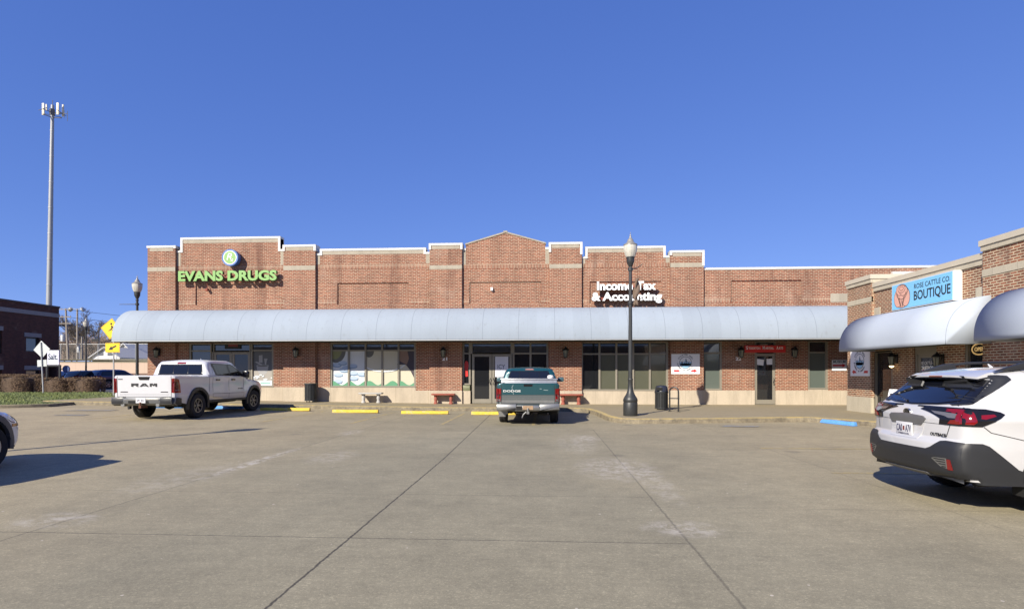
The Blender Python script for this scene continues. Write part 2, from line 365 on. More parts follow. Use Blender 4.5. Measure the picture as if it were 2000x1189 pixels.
# ------------------------------------------------------------------ sheets of ground
def fill(poly, step, yr=None):
    """ngon cut along a regular grid -> bmesh in the XY plane"""
    bm = bmesh.new(); vs = [bm.verts.new((p[0], p[1], 0)) for p in poly]; bm.faces.new(vs)
    for ax in (0, 1):
        lo, hi = min(p[ax] for p in poly), max(p[ax] for p in poly)
        k = math.floor(lo/step)+1
        while k*step < hi-1e-6:
            no = (1, 0, 0) if ax == 0 else (0, 1, 0)
            bmesh.ops.bisect_plane(bm, geom=bm.verts[:]+bm.edges[:]+bm.faces[:], dist=1e-5, plane_co=tuple(k*step*c for c in no), plane_no=no); k += 1
    return bm
def sheet(name, poly, off, m, step=1.0, kind='structure', zf=None):
    bm = fill(poly, step); zf = zf or gz
    for v in bm.verts: v.co.z = zf(v.co.x, v.co.y)+off
    bmesh.ops.recalc_face_normals(bm, faces=bm.faces)
    if sum(f.normal.z*f.calc_area() for f in bm.faces) < 0: bmesh.ops.reverse_faces(bm, faces=bm.faces)
    me = bpy.data.meshes.new(name); bm.to_mesh(me); bm.free(); me.materials.append(m)
    me.polygons.foreach_set('use_smooth', [True]*len(me.polygons))
    o = bpy.data.objects.new(name, me); COL.objects.link(o)
    if kind: o['kind'] = kind
    return o
xs = [-1500, -600, -200, -100, -60, -40]+list(range(-30, 13))+[20, 60, 200, 600, 1500]
ys = [-1500, -300, -60, -20]+list(range(-8, 37))+[42, 60, 100, 300, 1500]
g = MB(); nx = len(xs)
g.v = [(x, y, gz(x, y)) for y in ys for x in xs]
g.f = [(j*nx+i, j*nx+i+1, (j+1)*nx+i+1, (j+1)*nx+i) for j in range(len(ys)-1) for i in range(nx-1)]; g.m = [0]*len(g.f)
struct(g.build('parking_lot', M_ground, smooth=80))
# rear asphalt, road, grass
sheet('rear_parking', [(-120, 37.6), (-24, 37.6), (-24, 62), (-120, 62)], .008, M_asph, 2, 'structure')
sheet('road', [(-120, 31.5), (-60, 31.9), (-28, 34.0), (-23.4, 33.4), (-22.2, 36.2), (-27, 37.2), (-120, 37.2)], .012, M_road, 2)
M_soil = mat('lawn_soil', (.10, .12, .035), .95, var=.35, scale=2, coords='pos')
GR = [(-60, 15.5), (-24, 19.0), (-20.8, 20.4), (-19.9, 21.4), (-20.2, 23.2), (-21.2, 26.2), (-23.0, 31.2), (-27.6, 33.6), (-60, 31.2)]
def lawnz(x, y): return gz(x, y)+.10
sheet('verge', GR, 0, M_soil, 1, zf=lawnz)
def kerb(name, path, w, h, m_face, m_top, z=gz, close=False, top=.004):
    mb = MB(); pts = []
    P = [Vector((*p, 0)) for p in path]; Q = []
    for a, b in zip(P[:-1], P[1:]):
        n = max(1, int((b-a).length)); Q += [a+(b-a)*k/n for k in range(n)]
    Q.append(P[-1]); n = len(Q); nr = []
    for i in range(n):
        d = (Q[min(i+1, n-1)]-Q[max(i-1, 0)]).normalized(); nr.append(Vector((-d.y, d.x, 0)))
    vs = []
    for p, q in zip(Q, nr):
        zb = z(p.x, p.y); i = p+q*w
        vs += [(p.x-q.x*.012, p.y-q.y*.012, zb-.05), (p.x, p.y, zb+h-.015), (p.x+q.x*.02, p.y+q.y*.02, zb+h+top), (i.x, i.y, z(i.x, i.y)+h+top), (i.x, i.y, zb-.05)]
    for i in range(n-1):
        for k in range(4): mb.add([], [(i*5+k, i*5+k+5, i*5+k+6, i*5+k+1)], 0 if k == 0 else 1)
    mb.v = vs; o = mb.build(name, [m_face, m_top], smooth=50); return struct(o)
kerb('verge_kerb', [(-24, 18.9), (-20.75, 20.3), (-19.8, 21.35), (-20.1, 23.2), (-21.1, 26.2), (-22.9, 31.2)], .15, .12, M_kerbf, M_walk)
SW = [(-21.5, 22.9), (-18, 22.8), (1.2, 22.7), (1.6, 22.35), (1.85, 20.9), (2.0, 18.5), (2.25, 17.6), (2.75, 17.3), (5.3, 17.68), (8.3, 18.35), (9.35, 16.95), (9.75, 15.4), (9.75, -12)]
kerb('kerb', SW, .16, .15, M_kerbf, M_kerby)
# sidewalk: one raised slab from the kerb to the shop fronts
sheet('sidewalk', SW+[(12.5, -12), (12.5, 21.8), (14.2, 21.8), (14.2, 26), (-18.4, 26), (-18.4, 48), (-21.5, 48)], .15, M_walk, 1)
# painted stall lines and marks
def strip(name, a, b, w, m, off=.004):
    a, b = Vector(a), Vector(b); d = (b-a).normalized(); n = Vector((-d.y, d.x))*w/2
    sheet(name, [tuple(a-n), tuple(b-n), tuple(b+n), tuple(a+n)], off, m, 1)
for x in (-14.1, -11.35, -8.6, -5.85, -3.1, -.35): strip('stall_line', (x, 16.6), (x+.0, 21.6), .10, M_yline)
for y in (8.95, 11.8): strip('stall_line', (4.4, y), (8.9, y), .09, M_yline)
sheet('blue_marking', [(5.0, 16.5), (6.0, 16.35), (6.2, 16.7), (5.3, 16.85)], .010, M_bline)
sheet('blue_marking', [(-17.6, 19.6), (-16.0, 19.8), (-16.1, 20.4), (-17.4, 20.2)], .010, M_bline)
sheet('blue_marking', [(-16.2, 17.6), (-15.2, 17.7), (-15.3, 18.1), (-16.1, 18.0)], .010, M_bline)

# ------------------------------------------------------------------ wall planes
Y0, X1 = 25.5, 11.4
class PM:      # main facade; s = world X, d = towards the lot
    f = staticmethod(lambda s, d, z: (s, Y0-d, z))
    s = staticmethod(lambda px: PY(px, 600, Y0).x)
    z = staticmethod(lambda px, py, d=0: PY(px, py, Y0-d).z)
class PR:      # right-hand facade; s = world Y
    f = staticmethod(lambda s, d, z: (X1-d, s, z))
    s = staticmethod(lambda px: PX(px, 600, X1).y)
    z = staticmethod(lambda px, py, d=0: PX(px, py, X1-d).z)
def wb(mb, P, s0, s1, d0, d1, z0, z1, m=0):
    a, b = P.f(s0, d0, z0), P.f(s1, d1, z1); return mb.box(a[0], b[0], a[1], b[1], a[2], b[2], m)
def shapes(mb, P, pts, d0, d1, m=0):
    return mb.prism(pts, lambda a, b: P.f(a, d1, b), lambda a, b: P.f(a, d0, b), m)
def ell(cx, cz, rx, rz, n=28, a0=0, a1=360): return [(cx+rx*math.cos(R(a0+(a1-a0)*k/n)), cz+rz*math.sin(R(a0+(a1-a0)*k/n))) for k in range(n+(a1-a0 != 360))]

B = thing('shop_building', 'long single-storey red brick shop row with stepped parapet and pale awning', 'building', (-18.6, Y0, .2))
ZT = 2.94; XE = 17.2
sx = PM.s; zf = PM.z
XL = sx(292)
wall = MB(); up = MB(); pier = []; stone = MB(); base = MB(); cop = MB(); sold = MB()
# lower wall between the openings
ops = [(369, 534), (645, 812), (903, 1071), (1135, 1305), (1370, 1410), (1474, 1515), (1578, 1617)]
solid = []; last = 292
for a, b in ops: solid.append((last, a)); last = b
zb_ = lambda x: .90 if x < sx(838) else (.755 if x < sx(1200) else .78)
for a, b in solid+[(1617, None)]:
    s0, s1 = sx(a), (sx(b) if b else XE); zz = zb_((s0+s1)/2)
    wb(wall, PM, s0, s1, -.3, 0, zz, ZT); wb(base, PM, s0, s1, -.3, .02, .0, zz)
for (a, b) in ((645, 812), (1135, 1305), (1370, 1410), (1578, 1617)):
    zz = .90 if a == 645 else .76 if a < 1350 else .80 if a < 1500 else .84
    wb(base, PM, sx(a), sx(b), -.3, .02, 0, zz)
wb(base, PM, sx(490), sx(534), -.3, .02, 0, .90); wb(base, PM, sx(369), sx(416), -.3, .02, 0, .90)
wb(base, PM, sx(900), sx(919), -.3, .06, 0, .74); wb(base, PM, sx(1001), sx(1071), -.3, .02, 0, .70)
build_split(wall, 'wall', M_brick, B)
sof = MB()
# upper wall
def upper(s0, s1, ztop, rec=None, z0=ZT):
    if rec:
        r0, r1, rz0, rz1 = rec
        wb(up, PM, s0, r0, -.3, 0, z0, ztop); wb(up, PM, r1, s1, -.3, 0, z0, ztop)
        wb(up, PM, r0, r1, -.3, 0, z0, rz0); wb(up, PM, r0, r1, -.3, 0, rz1, ztop); wb(up, PM, r0, r1, -.3, -.055, rz0, rz1)
    else: wb(up, PM, s0, s1, -.3, 0, z0, ztop)
CT, CW = .10, .11       # coping thickness, vertical trim width
def coping(s0, s1, z, m=cop, d=.03, dd=-.36): wb(m, PM, s0, s1, dd, d, z-CT, z)
def bay(a, b, g, top, rec, band, low, gable=None):
    s0, s1 = sx(a), sx(b); g0, g1 = s0+abs(sx(a+7)-s0), s1-abs(sx(b)-sx(b-8)); zg = zf((a+b)/2, g); zt = zf((a+b)/2, top)
    rr = (sx(rec[0]), sx(rec[1]), zf(rec[0], rec[3]), zf(rec[0], rec[2]))
    zs0, zs1 = zf(a, band[1]), zf(a, band[0])
    upper(s0, g0, zg-CT); upper(g1, s1, zg-CT); upper(g0, g1, zt-CT, rr)
    coping(s0, g0-.0, zg); coping(g1, s1, zg)
    wb(stone, PM, s0, g0-.005, -.1, .006, zs1, zg-CT); wb(stone, PM, g1+.005, s1, -.1, .006, zs1, zg-CT)
    if not gable:
        coping(g0, g1, zt)
        wb(cop, PM, g0, g0+CW, -.36, .032, zg-CT, zt-CT); wb(cop, PM, g1-CW, g1, -.36, .032, zg-CT, zt-CT)
        wb(stone, PM, g0+CW, g1-CW, -.1, .008, zt-CT-.17, zt-CT)
    wb(sold, PM, s0, s1, -.05, .008, zs0, zs1)
    zl0, zl1 = zf(a, low[1]), zf(a, low[0])
    wb(sold, PM, s0, rr[0]-.01, -.05, .008, zl0, zl1); wb(sold, PM, rr[1]+.01, s1, -.05, .008, zl0, zl1)
    return g0, g1, zt, zg
bay(346, 556, 488, 463, (382, 519, 556, 596), (520, 528), (588, 596))
bay(618, 840, 493.5, 485, (659, 798, 553, 595), (517, 526), (586, 594))
g0, g1, zt, zg = bay(903, 1073, 484, 472, (917, 1057, 551, 593), (517, 525), (584, 592), True)
bay(1136, 1308, 500, 481, (1152, 1292, 550, 592), (515, 523), (584, 592))
za = zf(988, 453)
zt -= CT
shapes(up, PM, [(g0, zt), (g1, zt), ((g0+g1)/2, za-.05)], -.3, 0)
for q in (0, 1):
    e = (g0-.03, g1+.03)[q]; mx_ = (g0+g1)/2
    shapes(stone, PM, [(e, zt-.03), (mx_, za-.05), (mx_, za+.02), (e, zt+.035)] if q == 0 else [(mx_, za-.05), (e, zt-.03), (e, zt+.035), (mx_, za+.02)], -.33, .03)
wb(stone, PM, mx_-.09, mx_+.09, -.34, .05, za-.03, za+.045)
# last low bay
s0 = sx(1373); z5 = zf(1375, 523)
upper(s0, XE, z5-CT, (sx(1428), sx(1565), zf(1428, 591), zf(1428, 548))); coping(s0, XE, z5)
wb(sold, PM, s0, sx(1427), -.05, .008, zf(1400, 591), zf(1400, 583)); wb(sold, PM, sx(1566), sx(1622), -.05, .008, zf(1400, 591), zf(1400, 583))
wb(stone, PM, sx(1622), sx(1665), -.05, .012, zf(1640, 590), zf(1640, 573))
up.build('upper_wall', M_brick, B, W=True); build_split(sold, 'soldier_course', M_brickS, B)
for a, b, t, c0, c1 in ((292, 346, 480, 530, 522), (556, 618, 478, 528, 519), (840, 903, 475, 526, 518), (1073, 1136, 473, 524, 516), (1308, 1373, 489, 522, 514)):
    mb = MB(); s0, s1 = sx(a), sx(b); D = .13; zt = zf((a+b)/2, t, D); zz = zb_((s0+s1)/2)
    wb(mb, PM, s0, s1, 0, D, zz, zt-CT); wb(mb, PM, s0, s1, -.3, 0, ZT, zt-CT)
    mb.build('pier', M_brick, B, W=True)
    wb(base, PM, s0-.01, s1+.01, 0.021, D+.025, 0, zz)
    wb(stone, PM, s0, s1, D-.05, D+.008, zf(a, c0, D), zf(a, c1, D)); wb(stone, PM, s0+CW, s1-CW, D-.02, D+.008, zt-CT-.16, zt-CT)
    coping(s0-.03, s1+.03, zt, d=D+.03)
    for e, lo in ((s0-.03, a == 292), (s1+.03-CW, False)):
        if a == 292 and lo: continue
        zl = {292: 487, 556: 492, 840: 489, 1073: 494, 1308: 500}[a]
        if a == 1308 and e > s0: zl = 521
        if a == 1073 and e > s0: zl = 499
        wb(cop, PM, e, e+CW, -.3, D+.032, zf(a, zl), zt-CT)
build_split(base, 'stone_base', M_stone, B); build_split(stone, 'stone_band', M_trimst, B); build_split(cop, 'parapet_coping', M_white, B)
# side walls, back and roof
rw = MB(); rw.box(XL, XL+.3, Y0+.31, Y0+26, 0, 5.9); rw.box(XE-.3, XE, Y0+.31, Y0+26, 0, 5.9); rw.box(XL, XE, Y0+26, Y0+26.3, 0, 5.6); build_split(rw, 'side_wall', M_brick, B)
rf = MB(); rf.box(XL+.3, XE-.3, Y0+.32, Y0+26, 5.3, 5.5); rf.build('roof', mat('roof_membrane', (.5, .5, .5)), B, W=True)
it = MB(); it.box(XL+.4, XE-.4, Y0+.6, Y0+.7, .2, 5.2); it.build('interior_wall', M_dark, B, W=True)
sc_ = MB(); wb(sc_, PM, sx(1740), sx(1790), 0, .12, zf(1740, 541), zf(1740, 531)); sc_.build('scupper', M_white, B, W=True)

# storefront glazing ------------------------------------------------
def front(P, par, sl, zs, zt, ztr, panes, tops, fr=M_frame, fw=.085, name='window', dp=.10, rec=-.12):
    """sl: mullion centres along the wall; panes/tops: material per light"""
    f = MB(); w = fw/2
    for i, s in enumerate(sl):
        a, b = s-w, s+w
        if i == 0: a, b = s, s+fw*math.copysign(1, sl[-1]-sl[0])
        if i == len(sl)-1: a, b = s-fw*math.copysign(1, sl[-1]-sl[0]), s
        wb(f, P, a, b, rec, rec+dp, zs, zt)
    sg = math.copysign(1, sl[-1]-sl[0])
    for (z0, z1, e) in ((zs, zs+.06, 0), (ztr-.035, ztr+.035, 0), (zt-.05, zt, 0)):
        if z1 <= z0: continue
        for i in range(len(sl)-1):
            a = sl[i]+sg*(fw if i == 0 else w); b = sl[i+1]-sg*(fw if i == len(sl)-2 else w)
            wb(f, P, a, b, rec+.004, rec+dp-.006, z0, z1)
    fo = f.build(name, fr, par, W=True)
    mats = []; g = MB()
    def mi(m):
        if m not in mats: mats.append(m)
        return mats.index(m)
    for i in range(len(sl)-1):
        if panes[i]: wb(g, P, sl[i]+sg*.02, sl[i+1]-sg*.02, rec+.01, rec+.03, zs+.02, ztr, mi(panes[i]))
        if tops[i]: wb(g, P, sl[i]+sg*.02, sl[i+1]-sg*.02, rec+.01, rec+.03, ztr, zt-.02, mi(tops[i]))
    g.build('pane', mats, fo, W=True); return fo
def door(P, par, s0, s1, z0, z1, gl=M_gdark, hside=1, fr=M_frame, stile=.11, rec=-.10):
    f = MB(); sg = math.copysign(1, s1-s0)
    a, b = s0+sg*.012, s1-sg*.012
    wb(f, P, a, a+sg*stile, rec, rec+.05, z0, z1); wb(f, P, b-sg*stile, b, rec, rec+.05, z0, z1)
    wb(f, P, a+sg*stile, b-sg*stile, rec+.002, rec+.048, z0, z0+.2); wb(f, P, a+sg*stile, b-sg*stile, rec+.002, rec+.048, z1-.12, z1)
    fo = f.build('door', fr, par, W=True); g = MB(); wb(g, P, a+sg*.05, b-sg*.05, rec+.01, rec+.03, z0+.1, z1-.06); g.build('door_pane', gl, fo, W=True)
    h = MB(); hs = (b-sg*.055) if hside > 0 else (a+sg*.055)
    h.tube([P.f(hs, rec+.05, z0+.85), P.f(hs, rec+.12, z0+.9), P.f(hs-sg*hside*.05, rec+.13, z0+1.0), P.f(hs, rec+.12, z0+1.1), P.f(hs, rec+.05, z0+1.15)], .014, 8); h.build('handle', M_black, fo, W=True)
    return fo
zw = .90
# bay 1: pharmacy entrance
front(PM, B, [sx(369), sx(412), sx(416)], zw, ZT, zf(400, 685), [M_gmid, M_frame], [M_gmid, M_frame])
front(PM, B, [sx(414), sx(490)], zf(450, 687)-.0, ZT, zf(450, 687)+.035, [None], [M_gmid])
door(PM, B, sx(416), sx(452), .24, zf(450, 687), M_gdark, 1); door(PM, B, sx(452), sx(488), .24, zf(450, 687), M_gdark, 1)
nb = MB(); wb(nb, PM, sx(438), sx(469), -.07, -.04, zf(450, 681), zf(450, 670)); no_ = nb.build('window_sign', M_txtblack, B, W=True)
nb = MB(); wb(nb, PM, sx(445), sx(464), -.038, -.03, zf(450, 677), zf(450, 672)); nb.build('sign_face', mat('dull_red_tube', (.16, .02, .02), .5), no_, W=True)
W3 = front(PM, B, [sx(489), sx(534)], zw, ZT, zf(510, 684), [M_gdark], [M_gmid])
# bay 2: five lights with a printed window scene
W2 = front(PM, B, [sx(p) for p in (645, 680.5, 713.5, 746, 778, 812)], zw, ZT, zf(730, 684), [M_gdark]*5, [M_gmid]*5)
# bay 3: entrance
front(PM, B, [sx(903), sx(919)], zf(910, 751), ZT, zf(910, 690), [M_gdark], [M_gmid])
front(PM, B, [sx(919), sx(1001)], zf(960, 691), ZT, zf(960, 691)+.035, [None], [M_gmid])
door(PM, B, sx(921), sx(960.5), .17, zf(940, 691), M_gdark, 1); door(PM, B, sx(960.5), sx(1000), .17, zf(980, 691), M_gdark, -1)
front(PM, B, [sx(p) for p in (1001, 1036, 1071)], .70, ZT, zf(1036, 690), [M_gdark]*2, [M_gmid]*2)
# bay 4
front(PM, B, [sx(p) for p in (1135, 1171, 1204, 1237, 1269.5, 1305)], .76, ZT, zf(1200, 691), [M_gdark]+[M_gfilm]*4, [M_gdark]*5)
front(PM, B, [sx(1370), sx(1410)], .80, ZT, zf(1390, 689), [M_ggrey], [M_gmid])
front(PM, B, [sx(1474), sx(1515)], zf(1490, 690), ZT, zf(1490, 690)+.035, [None], [M_gdark])
door(PM, B, sx(1474), sx(1515), .17, zf(1490, 690), M_gdark, 1)
front(PM, B, [sx(1578), sx(1617)], .84, ZT, zf(1597, 688), [M_ggrey], [M_gdark])
# sills
sl = MB()
for a, b, z in ((645, 812, .90), (490, 534, .90), (1135, 1305, .76), (1370, 1410, .80), (1578, 1617, .84), (1001, 1071, .70)):
    wb(sl, PM, sx(a), sx(b), -.12, .04, z-.002, z+.035)
build_split(sl, 'window_sill', M_frame, B)

# window graphics ---------------------------------------------------
def G(name, cols, par, items, P=PM):
    """flat printed shapes: items = (material index, depth, pts)"""
    mb = MB()
    for k, (m, pts) in enumerate(items): shapes(mb, P, pts, -.099, -.088+.0012*k, m)
    return mb.build(name, cols, par, W=True, smooth=0)
def px2(P, pts, d=-.09): return [(P.s(a), P.z(a, b, d)) for a, b in pts]
M = {k: mat('print_'+k, c, .6, var=.04) for k, c in dict(white=(.60, .63, .64), pill=(.38, .47, .58), pilld=(.17, .26, .38), green=(.09, .27, .15), beige=(.50, .47, .36), olive=(.21, .22, .10), ring=(.12, .12, .11), bottle=(.045, .035, .045), brown=(.22, .14, .10), grey=(.30, .30, .30), greyd=(.10, .105, .11), gravel=(.30, .28, .25), teal=(.05, .35, .25), paper=(.62, .66, .68)).items()}
xa = [sx(p)+(.05 if i == 0 else .0) for i, p in enumerate((645, 680.5, 713.5, 746, 778, 812))]
zl, zh = .95, zf(730, 685)
def clip(pts, s0, s1, z0, z1):     # Sutherland-Hodgman against a rectangle
    for ax, lim, sg in ((0, s0, 1), (0, s1, -1), (1, z0, 1), (1, z1, -1)):
        out = []
        for i, p in enumerate(pts):
            q = pts[i-1]; ip = (p[ax]-lim)*sg >= 0; iq = (q[ax]-lim)*sg >= 0
            if ip != iq: t = (lim-q[ax])/(p[ax]-q[ax]); out.append(tuple(q[k]+(p[k]-q[k])*t for k in (0, 1)))
            if ip: out.append(p)
        pts = out
        if not pts: return None
    return pts if len(pts) > 2 else None
items = []
def put(m, pts, a=645, b=812):
    c = clip(pts, sx(a)+.06, sx(b)-.06, zl, zh)
    if c: items.append((m, c))
def E(px, py, rx, ry): k = 1/43.2; return ell(sx(px), zf(px, py, -.09), rx*k, ry*k)
put(0, [(sx(645), zl), (sx(713), zl), (sx(713), zh), (sx(645), zh)])
put(4, [(sx(713), zl), (sx(812), zl), (sx(812), zh), (sx(713), zh)])
put(6, E(655, 683, 20, 26), 645, 680); put(5, E(653, 682, 14, 20), 645, 680)
for x, y in ((657, 712), (668, 708), (676, 717), (688, 714), (660, 731), (659, 744), (689, 728), (690, 738), (706, 730), (671, 722)):
    put(2, E(x, y+1.8, 9, 3.6), 645, 713); put(1, E(x, y, 9, 3.4), 645, 713)
put(0, E(749, 705, 46, 22), 713, 812); put(4, E(749, 703, 45, 21.2), 713, 812)
put(7, px2(PM, [(785, 685), (775, 712), (792, 712), (800, 722), (812, 745), (812, 685)]), 746, 812); put(8, px2(PM, [(778, 685), (780, 705), (794, 712), (798, 700), (795, 685)]), 746, 812)
put(6, E(720, 686, 10, 12), 713, 746)
for a, b in ((645, 680.5), (680.5, 713.5), (713.5, 746), (746, 778), (778, 812)):
    put(3, [(sx(a+(b-a)*t), zl+.10+.10*math.sin(3.1*t*2+(a % 7))+.04) for t in np.linspace(0, 1, 14)]+[(sx(b), zl), (sx(a), zl)], a, b)
G('window_graphic', [M[k] for k in ('white', 'pill', 'pilld', 'green', 'beige', 'olive', 'ring', 'bottle', 'brown')], W2, items)
items = []
s0, s1 = sx(489)+.1, sx(534)-.1
def put2(m, pts):
    c = clip(pts, s0, s1, .97, zf(510, 686))
    if c: items.append((m, c))
put2(1, [(s0, .9), (s1, .9), (s1, 3), (s0, 3)]); put2(2, px2(PM, [(489, 723), (534, 723), (534, 745), (489, 745)]))
put2(0, E(511, 716, 12, 17)); put2(1, px2(PM, [(498, 690), (525, 690), (525, 713.5), (498, 713.5)])); put2(0, E(511, 714, 13, 2.6)); put2(3, E(511, 714, 11, 1.8))
put2(0, px2(PM, [(496, 707), (499, 705.5), (512, 712), (508, 713.5)])); put2(0, px2(PM, [(504, 694), (511, 693), (511, 708), (504, 708)])); put2(0, px2(PM, [(514, 700), (521, 700), (519, 706), (518, 712), (516, 712)]))
for k in range(14): put2(4, E(493+rng.random()*40, 732+rng.random()*9, 2.2+rng.random(), 1.2))
put2(4, px2(PM, [(489, 743), (534, 743), (534, 756), (489, 756)])); put2(5, E(502, 749.5, 3.6, 4)); put2(4, E(503, 749, 2.2, 2.4))
put2(5, px2(PM, [(508, 747), (527, 747), (527, 748.4), (508, 748.4)]))
G('window_graphic', [M[k] for k in ('grey', 'greyd', 'gravel', 'ring', 'paper', 'teal')], W3, items)

# awning -------------------------------------------------------------
def awnprof(run, rise, n=16):
    o = []
    for k in range(n+1):
        a = R(90*k/n); o.append((run*abs(math.cos(a))**.85, rise*math.sin(a)**.95))
    return o        # (outwards, up) from bottom front to the wall
def awning(name, par, P, s0, s1, z0, run, rise, mit0, mit1, m=M_awn, n=16, valance=.10, step=1.5):
    """quarter-round awning; mit: +1 mitred return round the end, 0 plain end gable"""
    pr = [(run, -valance)]+awnprof(run, rise, n); mb = MB(); sg = math.copysign(1, s1-s0)
    ns = max(2, int(abs(s1-s0)/step)); rows = []
    for i in range(ns+1):
        t = i/ns; row = []
        for (o, u) in pr:
            a = s0-(sg*o if mit0 else 0); b = s1+(sg*o if mit1 else 0)
            row.append(P.f(a+(b-a)*t, o+.004, z0+u))
        rows.append(row)
    L = len(pr); mb.add([v for r in rows for v in r], [(i*L+k, i*L+k+1, (i+1)*L+k+1, (i+1)*L+k) for i in range(ns) for k in range(L-1)])
    for e, mt, q, sgn in ((s0, mit0, 0, -1), (s1, mit1, ns, 1)):
        if mt == 1:       # return running back beside the wall end (flat towards the wall face)
            vs = []
            for (o, u) in pr: vs += [P.f(e+sgn*sg*o, o+.004, z0+u), P.f(e+sgn*sg*o, mt_back, z0+u)]
            mb.add(vs, [(2*k, 2*k+1, 2*k+3, 2*k+2) for k in range(L-1)])
        elif mt == 0:
            mb.add([P.f(e, .004, z0-valance)]+[P.f(e, o+.004, z0+u) for o, u in pr], [tuple(range(L+1))])
    o = mb.build(name, m, par, W=True, smooth=30)
    so = o.modifiers.new('s', 'SOLIDIFY'); so.thickness = .012; so.offset = -1
    return o
mt_back = -9.0
aw = awning('awning', B, PM, XL-.53, XE, 3.02, 1.65, 1.44, 0, 0, valance=.08)
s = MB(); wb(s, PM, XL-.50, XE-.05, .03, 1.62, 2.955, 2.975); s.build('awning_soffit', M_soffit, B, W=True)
s = MB(); wb(s, PM, XL-.54, XE, 1.655, 1.675, 2.935, 2.965); s.build('awning_edge', M_steel, aw, W=True)
tp = MB()
def awpatch(px, py, pts):
    for q in pts: pass
    c = PY(px, py, Y0-1.2); V = []
    for (a, b) in pts:
        z = PY(px+a, py+b, Y0-.8).z; u = min(.999, max(0, (z-3.02)/1.44)); t = math.asin(u**(1/.95)); o = 1.65*math.cos(t)**.85
        p = PY(px+a, py+b, Y0-o); V.append((p.x, Y0-o-.012, p.z))
    tp.add(V, [tuple(range(len(V)-1, -1, -1))])
awpatch(908, 609, [(-8, -4), (-2, -6), (6, -5), (7, 5), (4, 8), (1, 4), (-3, 9), (-7, 6)]); awpatch(921, 602.5, [(-3, 0), (0, -1.5), (4, 0), (1, 1.5)]); awpatch(944, 603.5, [(-3, -2), (1, -2), (2, 1), (-1, 5), (-3, 2)]); awpatch(953, 604, [(-2, -1), (2, -1.5), (1, 2)]); awpatch(926, 610, [(-1, -1), (1, -1), (0, 1.6)]); awpatch(930, 616.5, [(-1, -1), (1, -1), (0, 1.8)])
tp.build('torn_patch', mat('bare_awning_backing', (.30, .27, .23), .9), aw, W=True, smooth=0)

# ------------------------------------------------------------------ right-hand building
RB = thing('boutique_building', 'red brick shop building on the right with cream coping and rounded awnings', 'building', (X1, 10, .15))
sy = PR.s
yF, yN = 21.8, -14.0       # far and near ends
yp = sy(1927); yp0 = sy(1708)
bs = MB(); wl = MB(); cr = MB(); ut = MB()
opn = [(1706, 1743, .30, 2.30), (1786, 1829, .17, 2.62), (1884, 1927, .80, 2.45)]
prev = yF; ztr = 4.45
zB = .70
for a, b, z0, z1 in opn:
    ya, yb = sy(a), sy(b)
    wb(wl, PR, prev, ya, -.3, 0, zB, 4.6-.12); wb(bs, PR, prev, ya, -.3, .03, 0, zB)
    wb(wl, PR, ya, yb, -.3, 0, z1, 4.6-.12)
    if z0 > .5: wb(bs, PR, ya, yb, -.3, .03, 0, z0)
    prev = yb
wb(wl, PR, prev, yp-.5, -.3, 0, zB, 4.6-.12); wb(bs, PR, prev, yp-.5, -.3, .03, 0, zB)
wb(wl, PR, yp-1.7, yN, -.3, 0, zB, 4.48); wb(bs, PR, yp-1.7, yN, -.3, .03, 0, zB)
build_split(wl, 'wall', M_brickR, RB)
wb(cr, PR, yp0, yp, -.35, .05, 4.36, 4.50); wb(ut, PR, yp0, yp, -.38, .08, 4.505, 4.66)
wb(cr, PR, yp-1.7, yN, -.35, .05, 4.36, 4.50); wb(ut, PR, yp-1.7, yN, -.38, .08, 4.505, 4.66)
for a, b in ((yF, yp0), (yp, yp-1.7)):
    pm = MB(); wb(pm, PR, a, b, 0, .10, zB, 4.80); wb(pm, PR, a, b, -.8, 0, 4.48, 4.80); pm.build('pier', M_brickR, RB, W=True); wb(bs, PR, a, b, .03, .13, 0, zB)
    wb(cr, PR, a+.02, b-.02, -.85, .14, 4.68, 4.81); wb(ut, PR, a+.05, b-.05, -.9, .17, 4.812, 4.96)
    wb(cr, PR, a, b, .05, .115, 4.02, 4.20)
    wb(cr, PR, a if a == yp else b, (a if a == yp else b)+(.35 if a == yp else -.35), -.05, .02, 3.52, 3.80)
build_split(bs, 'stone_base', M_stoneL, RB); build_split(cr, 'stone_band', M_stoneL, RB); build_split(ut, 'parapet_coping', mat('cream_coping', (.50, .45, .355), .7, coords='pos'), RB)
e = MB(); e.box(X1+.3, X1+14, yF-.3, yF, 0, 4.5); e.box(X1+.3, X1+14, yN, yN+.3, 0, 4.5); e.box(X1+13.7, X1+14, yN, yF, 0, 4.4); build_split(e, 'side_wall', M_brickR, RB)
e = MB(); e.box(X1+.3, X1+13.7, yN+.3, yF-.3, 4.0, 4.2); e.build('roof', mat('roof_membrane_b', (.5, .5, .5)), RB, W=True)
e = MB(); e.box(X1+.5, X1+.6, yN+.5, yF-.5, .2, 4); e.build('interior_wall', M_dark, RB, W=True)
front(PR, RB, [sy(1706), sy(1743)], .30, 2.30, 2.27, [M_gdark], [None], name='window')
front(PR, RB, [sy(1884), sy(1927)], .80, 2.45, 2.42, [M_gdark], [None])
ya, yb = sy(1786), sy(1829)
hd = MB(); wb(hd, PR, ya, yb, -.12, -.02, 2.12, 2.62); wb(hd, PR, ya, ya-.09, -.12, -.03, .17, 2.12); wb(hd, PR, yb+.09, yb, -.12, -.03, .17, 2.12); hd.build('door_frame', M_frame, RB, W=True)
DR = door(PR, RB, ya-.09, yb+.09, .17, 2.12, M_gmid, 1)
tx = MB(); ym = (ya+yb)/2; tx.text('ROSE CATTLE CO.', MX(X1+.07, ym, 1.84), w=.78, h=.10, ext=.004); tx.text('BOUTIQUE', MX(X1+.07, ym, 1.68), w=.78, h=.15, ext=.004, off=.02)
